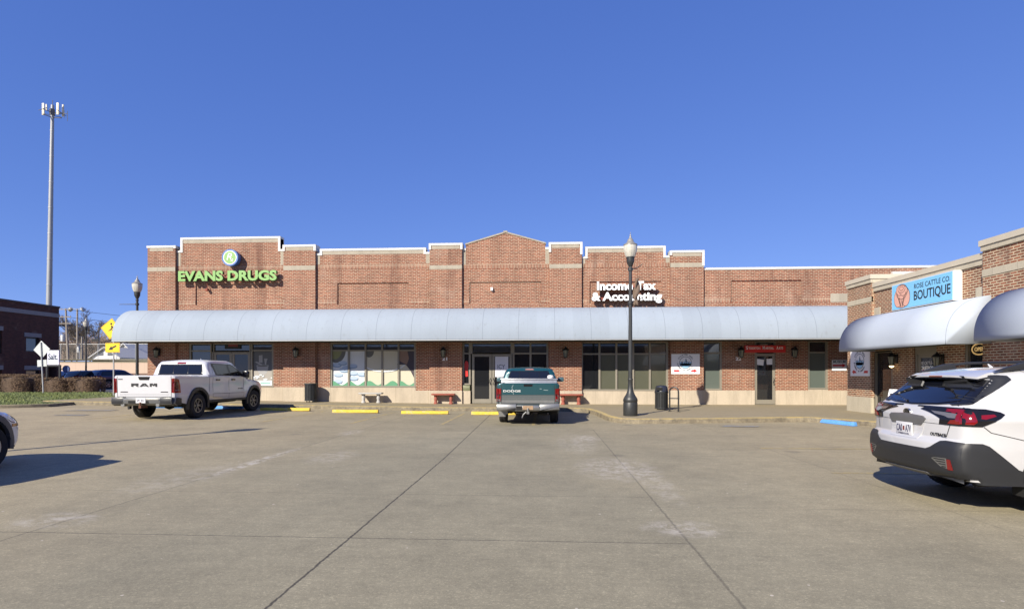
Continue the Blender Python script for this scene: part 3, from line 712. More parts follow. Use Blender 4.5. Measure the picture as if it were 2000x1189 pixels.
tx.build('lettering', M_txtwhite, DR, W=True, smooth=0)
rd = MB(); wb(rd, PR, ym+.42, ym+.1, -.07, -.062, 1.38, 1.52); rd.build('notice', M_redsign, DR, W=True)
mt_back = 0
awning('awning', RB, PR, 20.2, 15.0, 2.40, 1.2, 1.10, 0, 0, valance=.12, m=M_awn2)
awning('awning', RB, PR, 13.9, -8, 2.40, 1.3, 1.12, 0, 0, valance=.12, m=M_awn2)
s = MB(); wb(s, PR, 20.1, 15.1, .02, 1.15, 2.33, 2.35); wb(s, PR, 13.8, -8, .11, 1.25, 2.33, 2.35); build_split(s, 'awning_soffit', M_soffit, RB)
# ------------------------------------------------------------------ street lamps
M_lampbase = mat('lamp_post_paint', (.028, .030, .031), .45, var=.35, scale=9)
M_wreath = mat('weathered_ribbon', (.14, .10, .075), .9, var=.4, scale=14)
def street_lamp(loc, label, arms=True, ribbon=False, rz=0, sc=1.0, armlen=.55):
    t = thing('street_lamp', label, 'street lamp', loc, rz, 'black acorn street lamps')
    b = MB(); b.lathe([(.235, 0), (.245, .02), (.245, .44), (.235, .46), (.235, .475), (.24, .49), (.25, .52), (.245, .58), (.20, .66), (.15, .74), (.105, .86), (.085, 1.0), (.080, 1.22), (.088, 1.24), (.088, 1.27), (.075, 1.29)], n=24)
    b.build('lamp_base', M_lampbase, t)
    p = MB(); p.lathe([(.072, 1.25), (.055, 5.02), (.07, 5.03), (.07, 5.10), (.055, 5.11), (.05, 5.16)], n=16); p.build('pole', M_lampbase, t)
    f = MB(); f.lathe([(.06, 5.14), (.075, 5.16), (.085, 5.2), (.12, 5.27), (.135, 5.33), (.135, 5.43), (.15, 5.45), (.15, 5.47)], n=20); f.build('fitter', M_lampbase, t)
    g = MB(); g.lathe([(.13, 5.46), (.165, 5.52), (.205, 5.64), (.225, 5.74), (.228, 5.82), (.222, 5.87)], n=24)
    for k in range(8):
        a = 2*math.pi*k/8; g.tube([(r*math.cos(a), r*math.sin(a), z) for r, z in ((.133, 5.46), (.169, 5.52), (.209, 5.64), (.23, 5.76), (.23, 5.87))], .004, 4)
    g.build('globe', M_globe, t)
    c = MB(); c.lathe([(.225, 5.87), (.238, 5.875), (.238, 5.905), (.20, 5.92), (.15, 5.96), (.11, 6.01), (.10, 6.06), (.07, 6.10), (.045, 6.13), (.04, 6.16), (.02, 6.18)], n=20)
    c.build('lamp_roof', mat('lamp_roof_metal', (.33, .31, .27), .35, .4) if 'lamp_roof_metal' not in bpy.data.materials else bpy.data.materials['lamp_roof_metal'], t)
    d = MB(); d.lathe([(.012, 6.16), (.025, 6.19), (.03, 6.215), (.02, 6.24), (.009, 6.26), (.012, 6.28), (.004, 6.34)], n=10); d.build('finial', bpy.data.materials['lamp_roof_metal'], t)
    if arms:
        for z in arms if hasattr(arms, '__len__') else (4.95, 3.75):
            a = MB(); a.lathe([(.085, z-.05), (.085, z+.05)], n=12)
            a.tube([(.05, 0, z), (armlen*.5, 0, z+(.04 if ribbon else 0)), (armlen, 0, z+(.18 if ribbon else 0))], [.022, .016, .012], 8); a.build('banner_arm', M_lampbase, t)
    if ribbon:
        r = MB(); n = 14; z0, z1 = 4.72, 3.78
        for w0, ph in ((.07, 0), (.05, 2.2)):
            vs = []
            for k in range(n+1):
                q = k/n; x = .20+.05*math.sin(5*q+ph); y = .05*math.sin(7*q+ph*2); w = w0*(.4+.9*abs(math.sin(4*q+ph)))
                vs += [(x-w, y, z0+(z1-z0)*q), (x+w, y+.02*math.cos(9*q), z0+(z1-z0)*q+.03)]
            r.add(vs, [(2*k, 2*k+1, 2*k+3, 2*k+2) for k in range(n)])
        o = r.build('ribbon', M_wreath, t); m = o.modifiers.new('s', 'SOLIDIFY'); m.thickness = .006
    t.scale = (sc, sc, sc); return t
p = PG(1233, 812.5, .15); street_lamp((p.x, p.y+.2, .15), sc=.945, label='tall black street lamp with brown ribbon on the kerb before the long awning', arms=(5.05, 3.9), ribbon=True, armlen=.42)
p = PZ(268, 600, 28.7); street_lamp((p.x, p.y, .2), 'black street lamp rising behind the left end of the awning', arms=(4.85,), rz=R(180), armlen=.95)
p = PZ(168, 600, 50); street_lamp((p.x, p.y, .2), 'black street lamp among the hedges in front of the pink retaining wall', arms=(5.0,), armlen=.5)
street_lamp((-12.75, 6.5, .0), 'street lamp beside the lot on the left that throws the long shadow', arms=(4.9, 3.9), armlen=.6, rz=R(200))

q = PZ(186, 664, 50); o = MB().box(q.x-.32, q.x+.32, q.y-.02, q.y+.02, q.z-.12, q.z+.12).box(q.x-.95, q.x-.32, q.y-.015, q.y+.015, q.z+.04, q.z+.07).build('street_name_sign', M_black, loc=(q.x, q.y, q.z-.12)); tag(o, 'small black street name sign beside the far street lamp', 'sign')
# ------------------------------------------------------------------ wall lanterns
M_lglass = mat('lantern_glass', (.16, .17, .13), .2, var=.2)
M_warm = emis('lantern_glow', (1, .72, .35), 3.5)
def lantern(P, s, z, label, d0=0.0, lit=False, sc=1.0):
    t = thing('wall_lantern', label, 'wall lantern', P.f(s, d0, z), 0 if P is PM else R(-90), 'wall lanterns beside the shop doors')
    b = MB(); b.box(-.06, .06, -.025, -.002, -.16, .14); b.tube([(0, -.02, .08), (0, -.10, .16), (0, -.17, .15)], .012, 6); b.build('back_plate', M_black, t)
    g = MB(); n = 6; g.lathe([(.05, -.22), (.065, -.2), (.10, .04), (.10, .05)], (0, -.17, 0), n=6); g.build('lantern_glass', M_lglass, t)
    if lit: w = MB(); w.lathe([(.02, -.30), (.06, -.27), (.07, -.245), (.02, -.242)], (0, -.17, 0), n=12); w.build('bulb', M_warm, t)
    c = MB(); c.lathe([(.13, .045), (.135, .06), (.07, .13), (.03, .16), (.03, .19), (.01, .21)], (0, -.17, 0), n=6); c.lathe([(.055, -.24), (.07, -.215), (.07, -.205), (.03, -.2)], (0, -.17, 0), n=6)
    for k in range(6):
        a = 2*math.pi*k/6; c.tube([(.068*math.cos(a), -.17+.068*math.sin(a), -.21), (.103*math.cos(a), -.17+.103*math.sin(a), .05)], .008, 4)
    c.build('lantern_frame', M_black, t); t.scale = (sc,)*3
for px_, lab, d in ((314, 'wall lantern on the brick left of the pharmacy windows, above the white pickup', .13), (583, 'wall lantern on the pier between the pharmacy door and the printed windows', .13), (868, 'wall lantern above the number 21', .13), (1104, 'wall lantern on the pier behind the green pickup', .13), (1445, 'wall lantern above the number 22, left of the red sign', 0), (1549, 'wall lantern right of the narrow martial arts door', 0)):
    lantern(PM, sx(px_), zf(px_, 686, d)-.02, lab, d, sc=1.15)
lantern(PR, sy(1752), PR.z(1752, 702)+.04, 'lit wall lantern left of the boutique door', 0, True); lantern(PR, sy(1842), PR.z(1842, 702)+.02, 'lit wall lantern right of the boutique door', 0, True)

# ------------------------------------------------------------------ shop signs
M_green = mat('sign_green_face', (.20, .38, .11), .4, var=.05); M_letside = mat('letter_return_dark', (.05, .09, .03), .5)
def wordsign(name, lines, label, face, side, ext=.12, dist=.33, off=.03, space=1):
    x0, y0 = lines[0][1], lines[0][3]
    t = thing(name, label, 'sign', (sx((lines[0][1]+lines[0][2])/2), Y0, zf(0, lines[0][4])))
    for txt, xa_, xb_, ya_, yb_ in lines:
        D = dist; cx = (PY(xa_, ya_, Y0-D).x+PY(xb_, ya_, Y0-D).x)/2; w = PY(xb_, ya_, Y0-D).x-PY(xa_, ya_, Y0-D).x
        zc = (PY((xa_+xb_)/2, ya_, Y0-D).z+PY((xa_+xb_)/2, yb_, Y0-D).z)/2; h = PY(xa_, ya_, Y0-D).z-PY(xa_, yb_, Y0-D).z
        m = MB(); m.text(txt, MY(cx, Y0-D+ext/2, zc), w=w, h=h, ext=ext, off=off, space=space); m.build('letters', side, t, W=True, smooth=0)
        m = MB(); m.text(txt, MY(cx, Y0-D-.012, zc), w=w-.02, h=h-.02, ext=.02, off=off-.008, space=space); m.build('letter_face', face, t, W=True, smooth=0)
        r = MB(); r.box(cx-w/2+.1, cx+w/2-.1, Y0-D+ext+.002, Y0-.012, zc-.07, zc+.03); r.build('raceway', mat('raceway_red', (.25, .06, .04), .6) if 'raceway_red' not in bpy.data.materials else bpy.data.materials['raceway_red'], t, W=True)
    return t
wordsign('sign', [('EVANS DRUGS', 348, 541, 528, 549)], 'lime green channel letters reading EVANS DRUGS', M_green, M_letside, off=.05)
M_offw = mat('raceway_cream', (.4, .38, .25), .6)
wordsign('sign', [('Income Tax', 1165.5, 1281.5, 549, 567), ('& Accounting', 1155, 1293.5, 570, 592.5)], 'white channel letters reading Income Tax & Accounting', M_txtwhite, mat('letter_return_bronze', (.05, .04, .03), .5), off=.045, dist=.34)
# round Rx sign
t = thing('sign', 'round blue and lime green pharmacy sign with Rx', 'sign', (sx(450), Y0, zf(450, 503)))
c = PY(449.5, 503, Y0-.36); rot = Matrix(((1, 0, 0), (0, 0, 1), (0, -1, 0)))
RotY = lambda prof, n=40: None
def disc(mb, cx, cy, cz, r, y0, y1, n=40, m=0): mb.prism([(cx+r*math.cos(2*math.pi*k/n), cz+r*math.sin(2*math.pi*k/n)) for k in range(n)], lambda a, b: (a, y1, b), lambda a, b: (a, y0, b), m)
m = MB(); disc(m, c.x, 0, c.z, .385, c.y-.02, c.y+.22); m.tube([(c.x, c.y+.22, c.z), (c.x, Y0-.01, c.z)], .1, 10); m.build('sign_box', mat('sign_blue', (.055, .15, .40), .4), t, W=True)
m = MB(); disc(m, c.x, 0, c.z, .315, c.y-.024, c.y-.02); m.build('ring', M_txtwhite, t, W=True)
m = MB(); disc(m, c.x, 0, c.z, .285, c.y-.028, c.y-.024); m.build('sign_face', M_green, t, W=True)
m = MB(); m.text('R', MY(c.x-.02, c.y-.032, c.z+.04), w=.26, h=.30, ext=.006, shear=.25); m.text('x', MY(c.x+.10, c.y-.032, c.z-.12), w=.14, h=.13, ext=.006, shear=.25); m.build('lettering', M_txtwhite, t, W=True, smooth=0)

# chamber of commerce signs
M_red2 = mat('arrow_red', (.52, .02, .02), .5); M_navy = mat('logo_navy', (.01, .03, .06), .5, var=0); M_sky2 = mat('logo_blue', (.30, .55, .75), .5, var=0)
def ringtext(mb, txt, F, r, a0, a1, h, m=0):
    n = len(txt)
    for i, ch in enumerate(txt):
        if ch == ' ': continue
        a = R(a0+(a1-a0)*i/(n-1)); Rm = F@Matrix.Translation((r*math.cos(a), r*math.sin(a), 0))@Matrix.Rotation(a-math.pi/2, 4, 'Z')
        if ch == '.': mb.text('o', Rm, h=h*.35, ext=.003, m=m)
        else: mb.text(ch, Rm, h=h, w=h*(.25 if ch == 'I' else .62), ext=.003, off=.02, m=m)
def chamber(F, w, h, label, loc, arrow=1):
    t = thing('sign', label, 'sign', loc)
    def sh(mb, pts, z0, z1, m=0): mb.prism(pts, lambda a, b: F@Vector((a, b, z1)), lambda a, b: F@Vector((a, b, z0)), m)
    b = MB(); sh(b, [(-w/2, -h/2), (w/2, -h/2), (w/2, h/2), (-w/2, h/2)], -.02, 0); b.build('sign_panel', M_signw, t, W=True)
    k = h*.30; cy = h*.07
    g = MB(); sh(g, ell(0, cy, k, k, 36), 0, .003, 0); sh(g, ell(0, cy, k*.93, k*.93, 36), .003, .005, 1)
    for q, (dy, mm) in enumerate(((.05, 2), (-.35, 0), (-.42, 2))):
        lo = []
        for j in range(21):
            x = -k*.9+1.8*k*j/20; lo.append((x, cy+k*(dy+.10*math.sin(j*1.05))))
        yb = cy-k*.93 if q != 1 else None
        pts = lo+[(x, cy-math.sqrt(max(0, (k*.91)**2-x*x))) for x, _ in reversed(lo)] if q != 1 else lo+[(x, y-.06*k) for x, y in reversed(lo)]
        sh(g, pts, .005+q*.0012, .0065+q*.0012, mm)
    sh(g, [(-.02*k, cy+.1*k), (.22*k, cy+.1*k), (.05*k, cy+.8*k)], .0085, .010, 0)
    sh(g, [(-.05*k, cy+.1*k), (-.22*k, cy+.1*k), (0, cy+.62*k)], .0085, .010, 2)
    for i, ch in enumerate('SACC'):
        if ch == 'A': sh(g, [(-.25*k, cy-.15*k), (-.12*k, cy-.15*k), (.0*k, cy+.12*k), (-.05*k, cy+.12*k)], .0085, .011, 0); continue
        g.text(ch, F@Matrix.Translation(((-.55, 0, .22, .58)[i]*k, cy-.05*k, .010)), w=.3*k, h=.42*k, ext=.003, off=.03, m=0)
    ringtext(g, 'STOCKTON AREA', F@Matrix.Translation((0, cy, .003)), k*1.28, 150, 30, k*.27); ringtext(g, 'CHAMBER OF COMMERCE .', F@Matrix.Translation((0, cy, .003)), k*1.28, 325, 172, k*.22)
    g.build('emblem', [M_navy, M_signw, M_sky2], t, W=True, smooth=0)
    a = MB(); s = arrow; y0 = -h*.34; A = lambda pts: [(x*s*w, y0+y*h) for x, y in pts]
    sh(a, A([(-.41, -.045), (-.2, -.045), (-.24, .045), (-.41, .045)]) if s > 0 else A([(-.2, -.045), (-.41, -.045), (-.41, .045), (-.24, .045)]), 0.001, .004); 
    hp = [(.16, -.045), (.30, -.045), (.30, -.09), (.41, 0), (.30, .09), (.30, .045), (.24, .045)]
    sh(a, A(hp if s > 0 else hp[::-1]), .001, .004); a.build('arrow', M_red2, t, W=True, smooth=0)
cc = PY(1339, 710.5, Y0-.16); w_ = 54/43.7; h_ = 39/43.7
chamber(MY(cc.x, Y0-.155, cc.z), w_, h_, 'white chamber of commerce sign with red arrow pointing right beside the trash can', (cc.x, Y0-.13, cc.z-h_/2))
y1, y2 = PX(1661, 700, X1-.13).y, PX(1698.5, 700, X1-.13).y; cz = PX(1680, 709, X1-.13).z
chamber(MX(X1-.13, (y1+y2)/2, cz), y1-y2, .92, 'white chamber of commerce sign on the boutique building with arrow pointing left', (X1-.11, (y1+y2)/2, cz-.46), -1)
# museum sign
c = PY(1639.5, 713, Y0-.04); t = thing('sign', 'small white MUSEUM sign with red arrow in the corner', 'sign', (c.x, Y0-.02, c.z-.23))
m = MB(); m.box(c.x-.31, c.x+.31, Y0-.035, Y0-.012, c.z-.23, c.z+.23); m.build('sign_panel', M_signw, t, W=True)
m = MB(); m.text('MUSEUM', MY(c.x, Y0-.037, c.z+.155), w=.52, h=.11, ext=.004, off=.02); m.build('lettering', mat('dark_teal_letters', (.01, .06, .06)), t, W=True, smooth=0)
m = MB(); m.prism([(c.x-.28, c.z-.045), (c.x+.13, c.z-.045), (c.x+.13, c.z-.09), (c.x+.28, c.z-.01), (c.x+.13, c.z+.07), (c.x+.13, c.z+.025), (c.x-.28, c.z+.025)], lambda a, b: (a, Y0-.039, b), lambda a, b: (a, Y0-.0352, b)); m.build('arrow', M_red2, t, W=True, smooth=0)
# martial arts sign
c = PY(1494.5, 681, Y0-.1); t = thing('sign', 'red sign reading Stockton Martial Arts above the narrow door', 'sign', (c.x, Y0-.1, c.z-.15))
m = MB(); m.box(c.x-.88, c.x+.88, Y0-.09, Y0-.01, c.z-.16, c.z+.15); m.build('sign_panel', M_redsign, t, W=True)
m = MB(); x = c.x-.83
for big, small, wd in (('S', 'TOCKTON', .66), ('M', 'ARTIAL', .53), ('A', 'RTS', .33)):
    m.text(big, MY(x+.05, Y0-.092, c.z+.045), w=.085, h=.15, ext=.004, off=.01, m=0); m.text(small, MY(x+.11+(wd-.14)/2, Y0-.092, c.z+.03), w=wd-.16, h=.105, ext=.004, off=.01); x += wd+.06
m.build('lettering', M_txtwhite, t, W=True, smooth=0)
# house numbers
for txt, px_, d in (('21', 868.5, .13), ('22', 1442, 0)):
    c = PY(px_, 700.5, Y0-d); t = thing('house_number', f'white house number {txt} below the wall lantern ' + ('left of the glass entrance doors' if txt == '21' else 'left of the red sign'), 'house number', (c.x, Y0-d, c.z-.07))
    m = MB(); m.text(txt, MY(c.x, Y0-d-.012, c.z), w=.24, h=.15, ext=.014, off=.03); m.build('digits', M_txtwhite, t, W=True, smooth=0)
# boutique box sign
XS = 11.15; ya, yb = PX(1742, 580, XS).y, PX(1862, 560, XS).y; z0, z1 = 3.53, 4.36
t = thing('sign', 'light blue boutique box sign with a pink rose', 'sign', (XS, (ya+yb)/2, z0))
m = MB(); m.box(XS, X1-.01, yb, ya, z0, z1); m.build('sign_box', mat('sign_cabinet_white', (.62, .60, .57), .5), t, W=True)
m = MB(); m.box(XS-.012, XS-.002, yb+.03, ya-.03, z0+.03, z1-.03); m.build('sign_face', mat('sign_sky_blue', (.20, .52, .82), .35, var=.03), t, W=True)
yc = (ya+yb)/2; L = ya-yb; m = MB(); m.text('ROSE CATTLE CO.', MX(XS-.014, yc-L*.185, z0+.625), w=L*.555, h=.145, ext=.004); m.text('BOUTIQUE', MX(XS-.014, yc-L*.185, z0+.32), w=L*.565, h=.33, ext=.004, off=.012); m.build('lettering', M_txtblack, t, W=True, smooth=0)
M_rose = mat('rose_pink', (.66, .36, .28), .5, var=.04)
m = MB(); F = MX(XS-.014, yc+L*.305, z0+.415)@Matrix.Diagonal((1.12, 1.12, 1, 1))
def fsh(mb, pts, z0_, z1_, mm=0): mb.prism(pts, lambda a, b: F@Vector((a, b, z1_)), lambda a, b: F@Vector((a, b, z0_)), mm)
pet = [(0, -.02, .33, .30), (-.17, -.05, .17, .24), (.17, -.05, .17, .24), (0, .12, .24, .2), (-.08, .17, .16, .14), (.08, .14, .16, .13), (0, .2, .15, .1), (0, .21, .08, .05)]
for i, (px_, pz_, rx, rz_) in enumerate(pet):
    fsh(m, ell(px_, pz_, rx+.012, rz_+.012, 26), i*.002, i*.002+.001, 1); fsh(m, ell(px_, pz_, rx, rz_, 26), i*.002+.001, i*.002+.002, 0)
for s_ in (-1, 1):
    for q in range(2):
        x0_, x1_ = s_*(.02+.0*q), s_*(.20-.1*q); fsh(m, [(x0_, -.3), (x0_+s_*.012, -.3), (x1_+.006, .10-.12*q), (x1_-.006, .10-.12*q)] if s_ > 0 else [(x1_+.006, .10-.12*q), (x1_-.006, .10-.12*q), (x0_+s_*.012, -.3), (x0_, -.3)], .017, .019, 1)
m.build('rose_emblem', [M_rose, M_txtblack], t, W=True, smooth=0)
# OPEN sign in the window
c = PX(1913, 681.5, X1+.07); F = MX(X1+.07, c.y, c.z); t = thing('open_sign', 'oval OPEN sign glowing dimly in the boutique window', 'sign', (X1+.07, c.y, c.z-.15))
m = MB(); R_ = 28
for q, (a, b) in enumerate(((.26, .155), (.235, .135))):
    m.tube([F@Vector((a*math.cos(2*math.pi*k/R_), b*math.sin(2*math.pi*k/R_), .01)) for k in range(R_+1)], .007, 5)
m.text('OPEN', F, w=.34, h=.11, ext=.006, off=.01); m.build('neon_tube', emis('neon_dim', (.75, .5, .2), .35), t, W=True)

# ------------------------------------------------------------------ benches, cans, rack, wheel stops
def walkz(x): return .15+.012*max(0, -4-x)
M_redb = mat('red_painted_concrete', (.27, .075, .05), .8, var=.25, scale=12); M_gryb = mat('grey_concrete_bench', (.40, .39, .37), .9, var=.2, scale=12)
def bench(px_, py_, m, label, L=1.05):
    p = PG(px_, py_, walkz(PG(px_, py_, .15).x)); t = thing('bench', label, 'bench', (p.x*25.1/p.y, 25.1, walkz(p.x)), 0, 'small concrete benches along the shop front')
    s = MB(); s.box(-L/2, L/2, -.18, .18, .40, .47); s.build('seat', m, t, bevel=.018)
    for q in (-1, 1):
        l = MB(); l.lathe([(.095, 0), (.095, .05), (.07, .09), (.065, .14), (.085, .2), (.085, .24), (.065, .3), (.08, .35), (.1, .399)], (q*L*.33, 0, 0), n=14)
        l.build('leg', m, t)
bench(724.5, 787.5, M_gryb, 'grey concrete bench under the printed windows'); bench(866, 791, M_redb, 'red bench on the brick pier left of the glass doors'); bench(1115, 791, M_redb, 'red bench behind the green pickup')
def slatbin(loc, label, r=.26, h=.78, lid=True, sq=False):
    t = thing('trash_can', label, 'trash can', loc)
    b = MB(); b.lathe([(r*.86, .09), (r*.86, h-.02)], n=24); b.build('liner', M_dark, t)
    s = MB()
    for k in range(26):
        a = 2*math.pi*k/26; Mx = Matrix.Rotation(a, 4, 'Z')@Matrix.Translation((r*.97, 0, h/2+.03)); s.mbox(Mx, .012, .038, h-.1)
    s.build('slats', M_lampbase, t)
    q = MB(); q.lathe([(r-.02, .06), (r+.01, .06), (r+.01, .1), (r-.02, .1)], n=24); q.lathe([(r-.03, h-.04), (r+.02, h-.04), (r+.02, h+.01), (r-.03, h+.01)], n=24)
    for k in range(4):
        a = math.pi/4+k*math.pi/2; q.lathe([(.02, 0), (.02, .07)], (r*.7*math.cos(a), r*.7*math.sin(a), 0), n=8)
    q.build('rim', M_lampbase, t); return t
p = PG(608.5, 783.5, walkz(-10.7)); t = slatbin((p.x*25.02/p.y, 24.95, walkz(p.x)), 'black slatted open trash can left of the printed windows', .27, .84)
p = PG(1293, 800, .15); t = slatbin((p.x, p.y+.1, .15), 'dark slatted trash can with a hooded lid beside the bicycle rack', .285, .82)
l = MB(); hr = .28
pts = [(-hr, 0), (-hr, .13), (-hr*.82, .25), (-hr*.4, .30), (hr*.4, .30), (hr*.82, .25), (hr, .13), (hr, 0)]
l.lathe([(hr, .83), (hr+.015, .85), (hr*.98, .95), (hr*.9, 1.06), (hr*.7, 1.12), (.02, 1.14)], n=28); l.v = [(a, b, c) for a, b, c in l.v]; lid = l.build('hood', mat('bin_hood', (.022, .024, .035), .35, coat=.3), t)
l = MB(); l.box(-.27, -.02, -.30, -.2, .90, 1.04); l.build('opening', M_dark, t); t.scale = (.86, .86, .82)
p = PG(1316.5, 803.5, .15); t = thing('bicycle_rack', 'single black hoop bicycle rack on the sidewalk', 'bicycle rack', (p.x, p.y, .15), R(-30))
m = MB(); W_ = .16; m.tube([(-W_, 0, 0), (-W_, 0, .72)]+[(-W_*math.cos(R(a)), 0, .72+W_*math.sin(R(a))) for a in range(15, 180, 15)]+[(W_, 0, .72), (W_, 0, 0)], .028, 10); m.build('hoop', M_black, t)
m = MB(); m.tube([(-W_, 0, .48), (W_, 0, .48)], .02, 8)
for q in (-W_, W_): m.lathe([(.07, 0), (.07, .012)], (q, 0, 0), n=12); m.lathe([(.036, .46), (.036, .50)], (q, 0, 0), n=10)
m.build('flange', M_black, t)
def wheelstop(x, y, L, m, label, rz=0, z=None):
    t = MB(); pr = [(-.075, 0), (-.075, .03), (-.045, .115), (.045, .115), (.075, .03), (.075, 0)]
    n = 8
    vs = [(-L/2+L*i/n, a+.003*math.sin(i*2.1+a*9), b*(1+.04*math.sin(i*1.7))) for i in range(n+1) for a, b in pr]; k = len(pr)
    t.add(vs, [(i*k+j, i*k+(j+1) % k, (i+1)*k+(j+1) % k, (i+1)*k+j) for i in range(n) for j in range(k)]+[tuple(range(k-1, -1, -1)), tuple(range(n*k, n*k+k))])
    z = gz(x, y)+.004 if z is None else z
    o = t.build('wheel_stop', m, loc=None, bevel=.008); o.location = (x, y, z); o.rotation_euler = (0, 0, rz)
    return tag(o, label, 'wheel stop', 'concrete wheel stops in the parking bays')
for a, b, py_, lab in ((507, 606, 802, 'yellow wheel stop in front of the white pickup'), (648, 739, 806, 'yellow wheel stop in front of the grey bench'), (783, 876, 808.5, 'yellow wheel stop in front of the left red bench'), (920, 1008, 810, 'yellow wheel stop partly hidden by the green pickup')):
    zz = .012*max(0, -4-PG((a+b)/2, py_, .05).x); pa, pb = PG(a, py_, zz), PG(b, py_, zz); wheelstop((pa.x+pb.x)/2, pa.y+.1, pb.x-pa.x, M_ystop, lab)
pa, pb = PG(1596, 824, 0), PG(1668, 832, 0); wheelstop((pa.x+pb.x)/2, (pa.y+pb.y)/2, (pb-pa).length+.1, M_bstop, 'blue wheel stop at the corner of the kerb on the right', math.atan2(pb.y-pa.y, pb.x-pa.x))
wheelstop(-15.5, 21.9, 1.8, M_bstop, 'left blue wheel stop seen under the white pickup'); wheelstop(-13.0, 21.9, 1.8, M_bstop, 'right blue wheel stop seen under the white pickup')
# mail slot box, red jacket display, small wall boxes
c = PY(911, 757, Y0); t = thing('mailbox', 'small olive metal mailbox below the narrow window', 'mailbox', (c.x, Y0-.06, c.z-.12))
m = MB(); m.box(c.x-.17, c.x+.17, Y0-.06, Y0+.1, c.z-.13, c.z+.12); m.build('box', mat('olive_metal', (.16, .17, .09), .5), t, W=True, bevel=.01); m = MB(); m.box(c.x-.14, c.x+.14, Y0-.068, Y0-.061, c.z-.0, c.z+.05); m.box(c.x-.02, c.x+.02, Y0-.075, Y0-.061, c.z-.06, c.z-.04); m.build('flap', mat('olive_metal_light', (.26, .27, .17), .4), t, W=True)
c = PY(911, 720, Y0+.1); t = MB()
vs = [(-.05, .34), (.02, .36), (.08, .30), (.10, .12), (.06, -.1), (.08, -.34), (-.04, -.36), (-.07, -.1), (-.1, .1), (-.08, .28)]
t.prism([(c.x+a, c.z+b) for a, b in vs], lambda a, b: (a, Y0+.088, b), lambda a, b: (a, Y0+.0995, b)); o = t.build('window_decoration', M_redsign, loc=(c.x, Y0+.09, c.z-.36), smooth=0); tag(o, 'long red hanging decoration inside the narrow window', 'decoration')
c = PY(961, 565, Y0+.05); o = MB().box(c.x-.05, c.x+.05, c.y-.13, c.y-.005, c.z-.07, c.z+.07).build('junction_box', M_signw, loc=(c.x, c.y, c.z-.07), bevel=.01); tag(o, 'small white electrical box high on the gabled bay', 'electrical box')
c = PY(407, 566, Y0); o = MB().box(c.x-.06, c.x+.03, Y0-.14, Y0-.002, c.z-.06, c.z+.05).tube([(c.x, Y0-.05, c.z+.05), (c.x-.04, Y0-.05, c.z+.35)], .015, 6).build('junction_box', mat('rusty_box', (.22, .05, .03), .7), loc=(c.x, Y0, c.z-.06)); tag(o, 'small rust red electrical box with conduit under the green letters', 'electrical box')
# paper sheets and door posters
c = PY(980, 718, Y0+.07); o = MB().box(c.x-.30, c.x+.30, Y0+.055, Y0+.066, c.z-.42, c.z+.62).build('poster', mat('poster_white', (.62, .63, .70), .5, var=.03), loc=(c.x, Y0+.06, c.z-.42)); tag(o, 'white poster with blue letters behind the right glass door', 'poster')
m = MB(); m.text('ICY', MY(c.x-.02, Y0+.053, c.z+.05), w=.34, h=.20, ext=.003); lt = m.build('lettering', M_navy, o, W=True, smooth=0)
for a, b, lab in ((1484, 707, 'left'), (1505, 706, 'right')):
    c = PY(a, b, Y0+.06); o = MB().box(-.17, .17, -.005, .005, -.13, .13).build('paper_notice', M_signw); o.location = (c.x, Y0+.062, c.z); o.rotation_euler = (0, R(8 if a < 1490 else -3), 0); tag(o, f'{lab} of two white papers taped inside the martial arts door', 'paper notice')
# A-frame board by the boutique
c = PX(1742, 790, 10.9); t = thing('sandwich_board', 'white sandwich board sign on the sidewalk by the boutique', 'sandwich board', (10.85, PX(1757, 790, 10.85).y, .15), R(-60))
for q in (-1, 1):
    m = MB(); m.mbox(Matrix.Translation((0, q*.16, .45))@Matrix.Rotation(R(19*q), 4, 'X'), .58, .025, .92); m.build('board', M_signw, t)
    m = MB(); m.mbox(Matrix.Translation((0, q*.178, .47))@Matrix.Rotation(R(19*q), 4, 'X'), .46, .006, .62); m.build('panel', M_txtblack, t)

# ------------------------------------------------------------------ road signs on the left
def post(t, h, r=.03, m=None): mm = MB(); mm.tube([(0, 0, 0), (0, 0, h)], r, 8); return mm.build('post', m or M_steel, t)
p = PZ(222, 729, 30); t = thing('road_sign', 'yellow diamond pedestrian crossing sign with arrow plate behind the awning corner', 'road sign', (p.x, p.y, .2))
zc = PZ(217.5, 642, 30).z-.2; xo = PZ(217.5, 642, 30).x-p.x; post(t, zc+.1, .035)
def plate(t, name, pts, y0, y1, m, th=None): mm = MB(); mm.prism(pts, lambda a, b: (a, y0, b), lambda a, b: (a, y1, b)); return mm.build(name, m, t, smooth=0)
dm = lambda r, cx=0, cz=0, sk=0: [(cx-r+sk*.0, cz), (cx, cz-r), (cx+r, cz), (cx, cz+r)]
rt = Matrix.Rotation(R(-6), 2)
def rotp(pts, cx, cz): return [((rt@Vector((a-cx, b-cz)))[0]+cx, (rt@Vector((a-cx, b-cz)))[1]+cz) for a, b in pts]
d1 = plate(t, 'diamond_plate', rotp(dm(.57, xo, zc), xo, zc), -.045, -.04, M_yel); plate(d1, 'border', rotp(dm(.545, xo, zc), xo, zc), -.047, -.0455, M_txtblack); plate(d1, 'face', rotp(dm(.52, xo, zc), xo, zc), -.049, -.0475, M_yel)
mm = MB(); disc(mm, xo+.03, 0, zc+.26, .06, -.052, -.05); F2 = lambda pts: mm.prism([(xo+a, zc+b) for a, b in pts], lambda a, b: (a, -.052, b), lambda a, b: (a, -.05, b))
F2([(.0, .17), (.1, .16), (.12, .05), (.02, -.08), (-.14, -.13), (-.15, -.11), (-.03, -.03), (.03, .05)]); F2([(.05, -.05), (.13, -.02), (.28, -.3), (.22, -.32)]); F2([(.1, .12), (.27, .02), (.25, -.02), (.1, .05)]); mm.build('walking_figure', M_txtblack, d1)
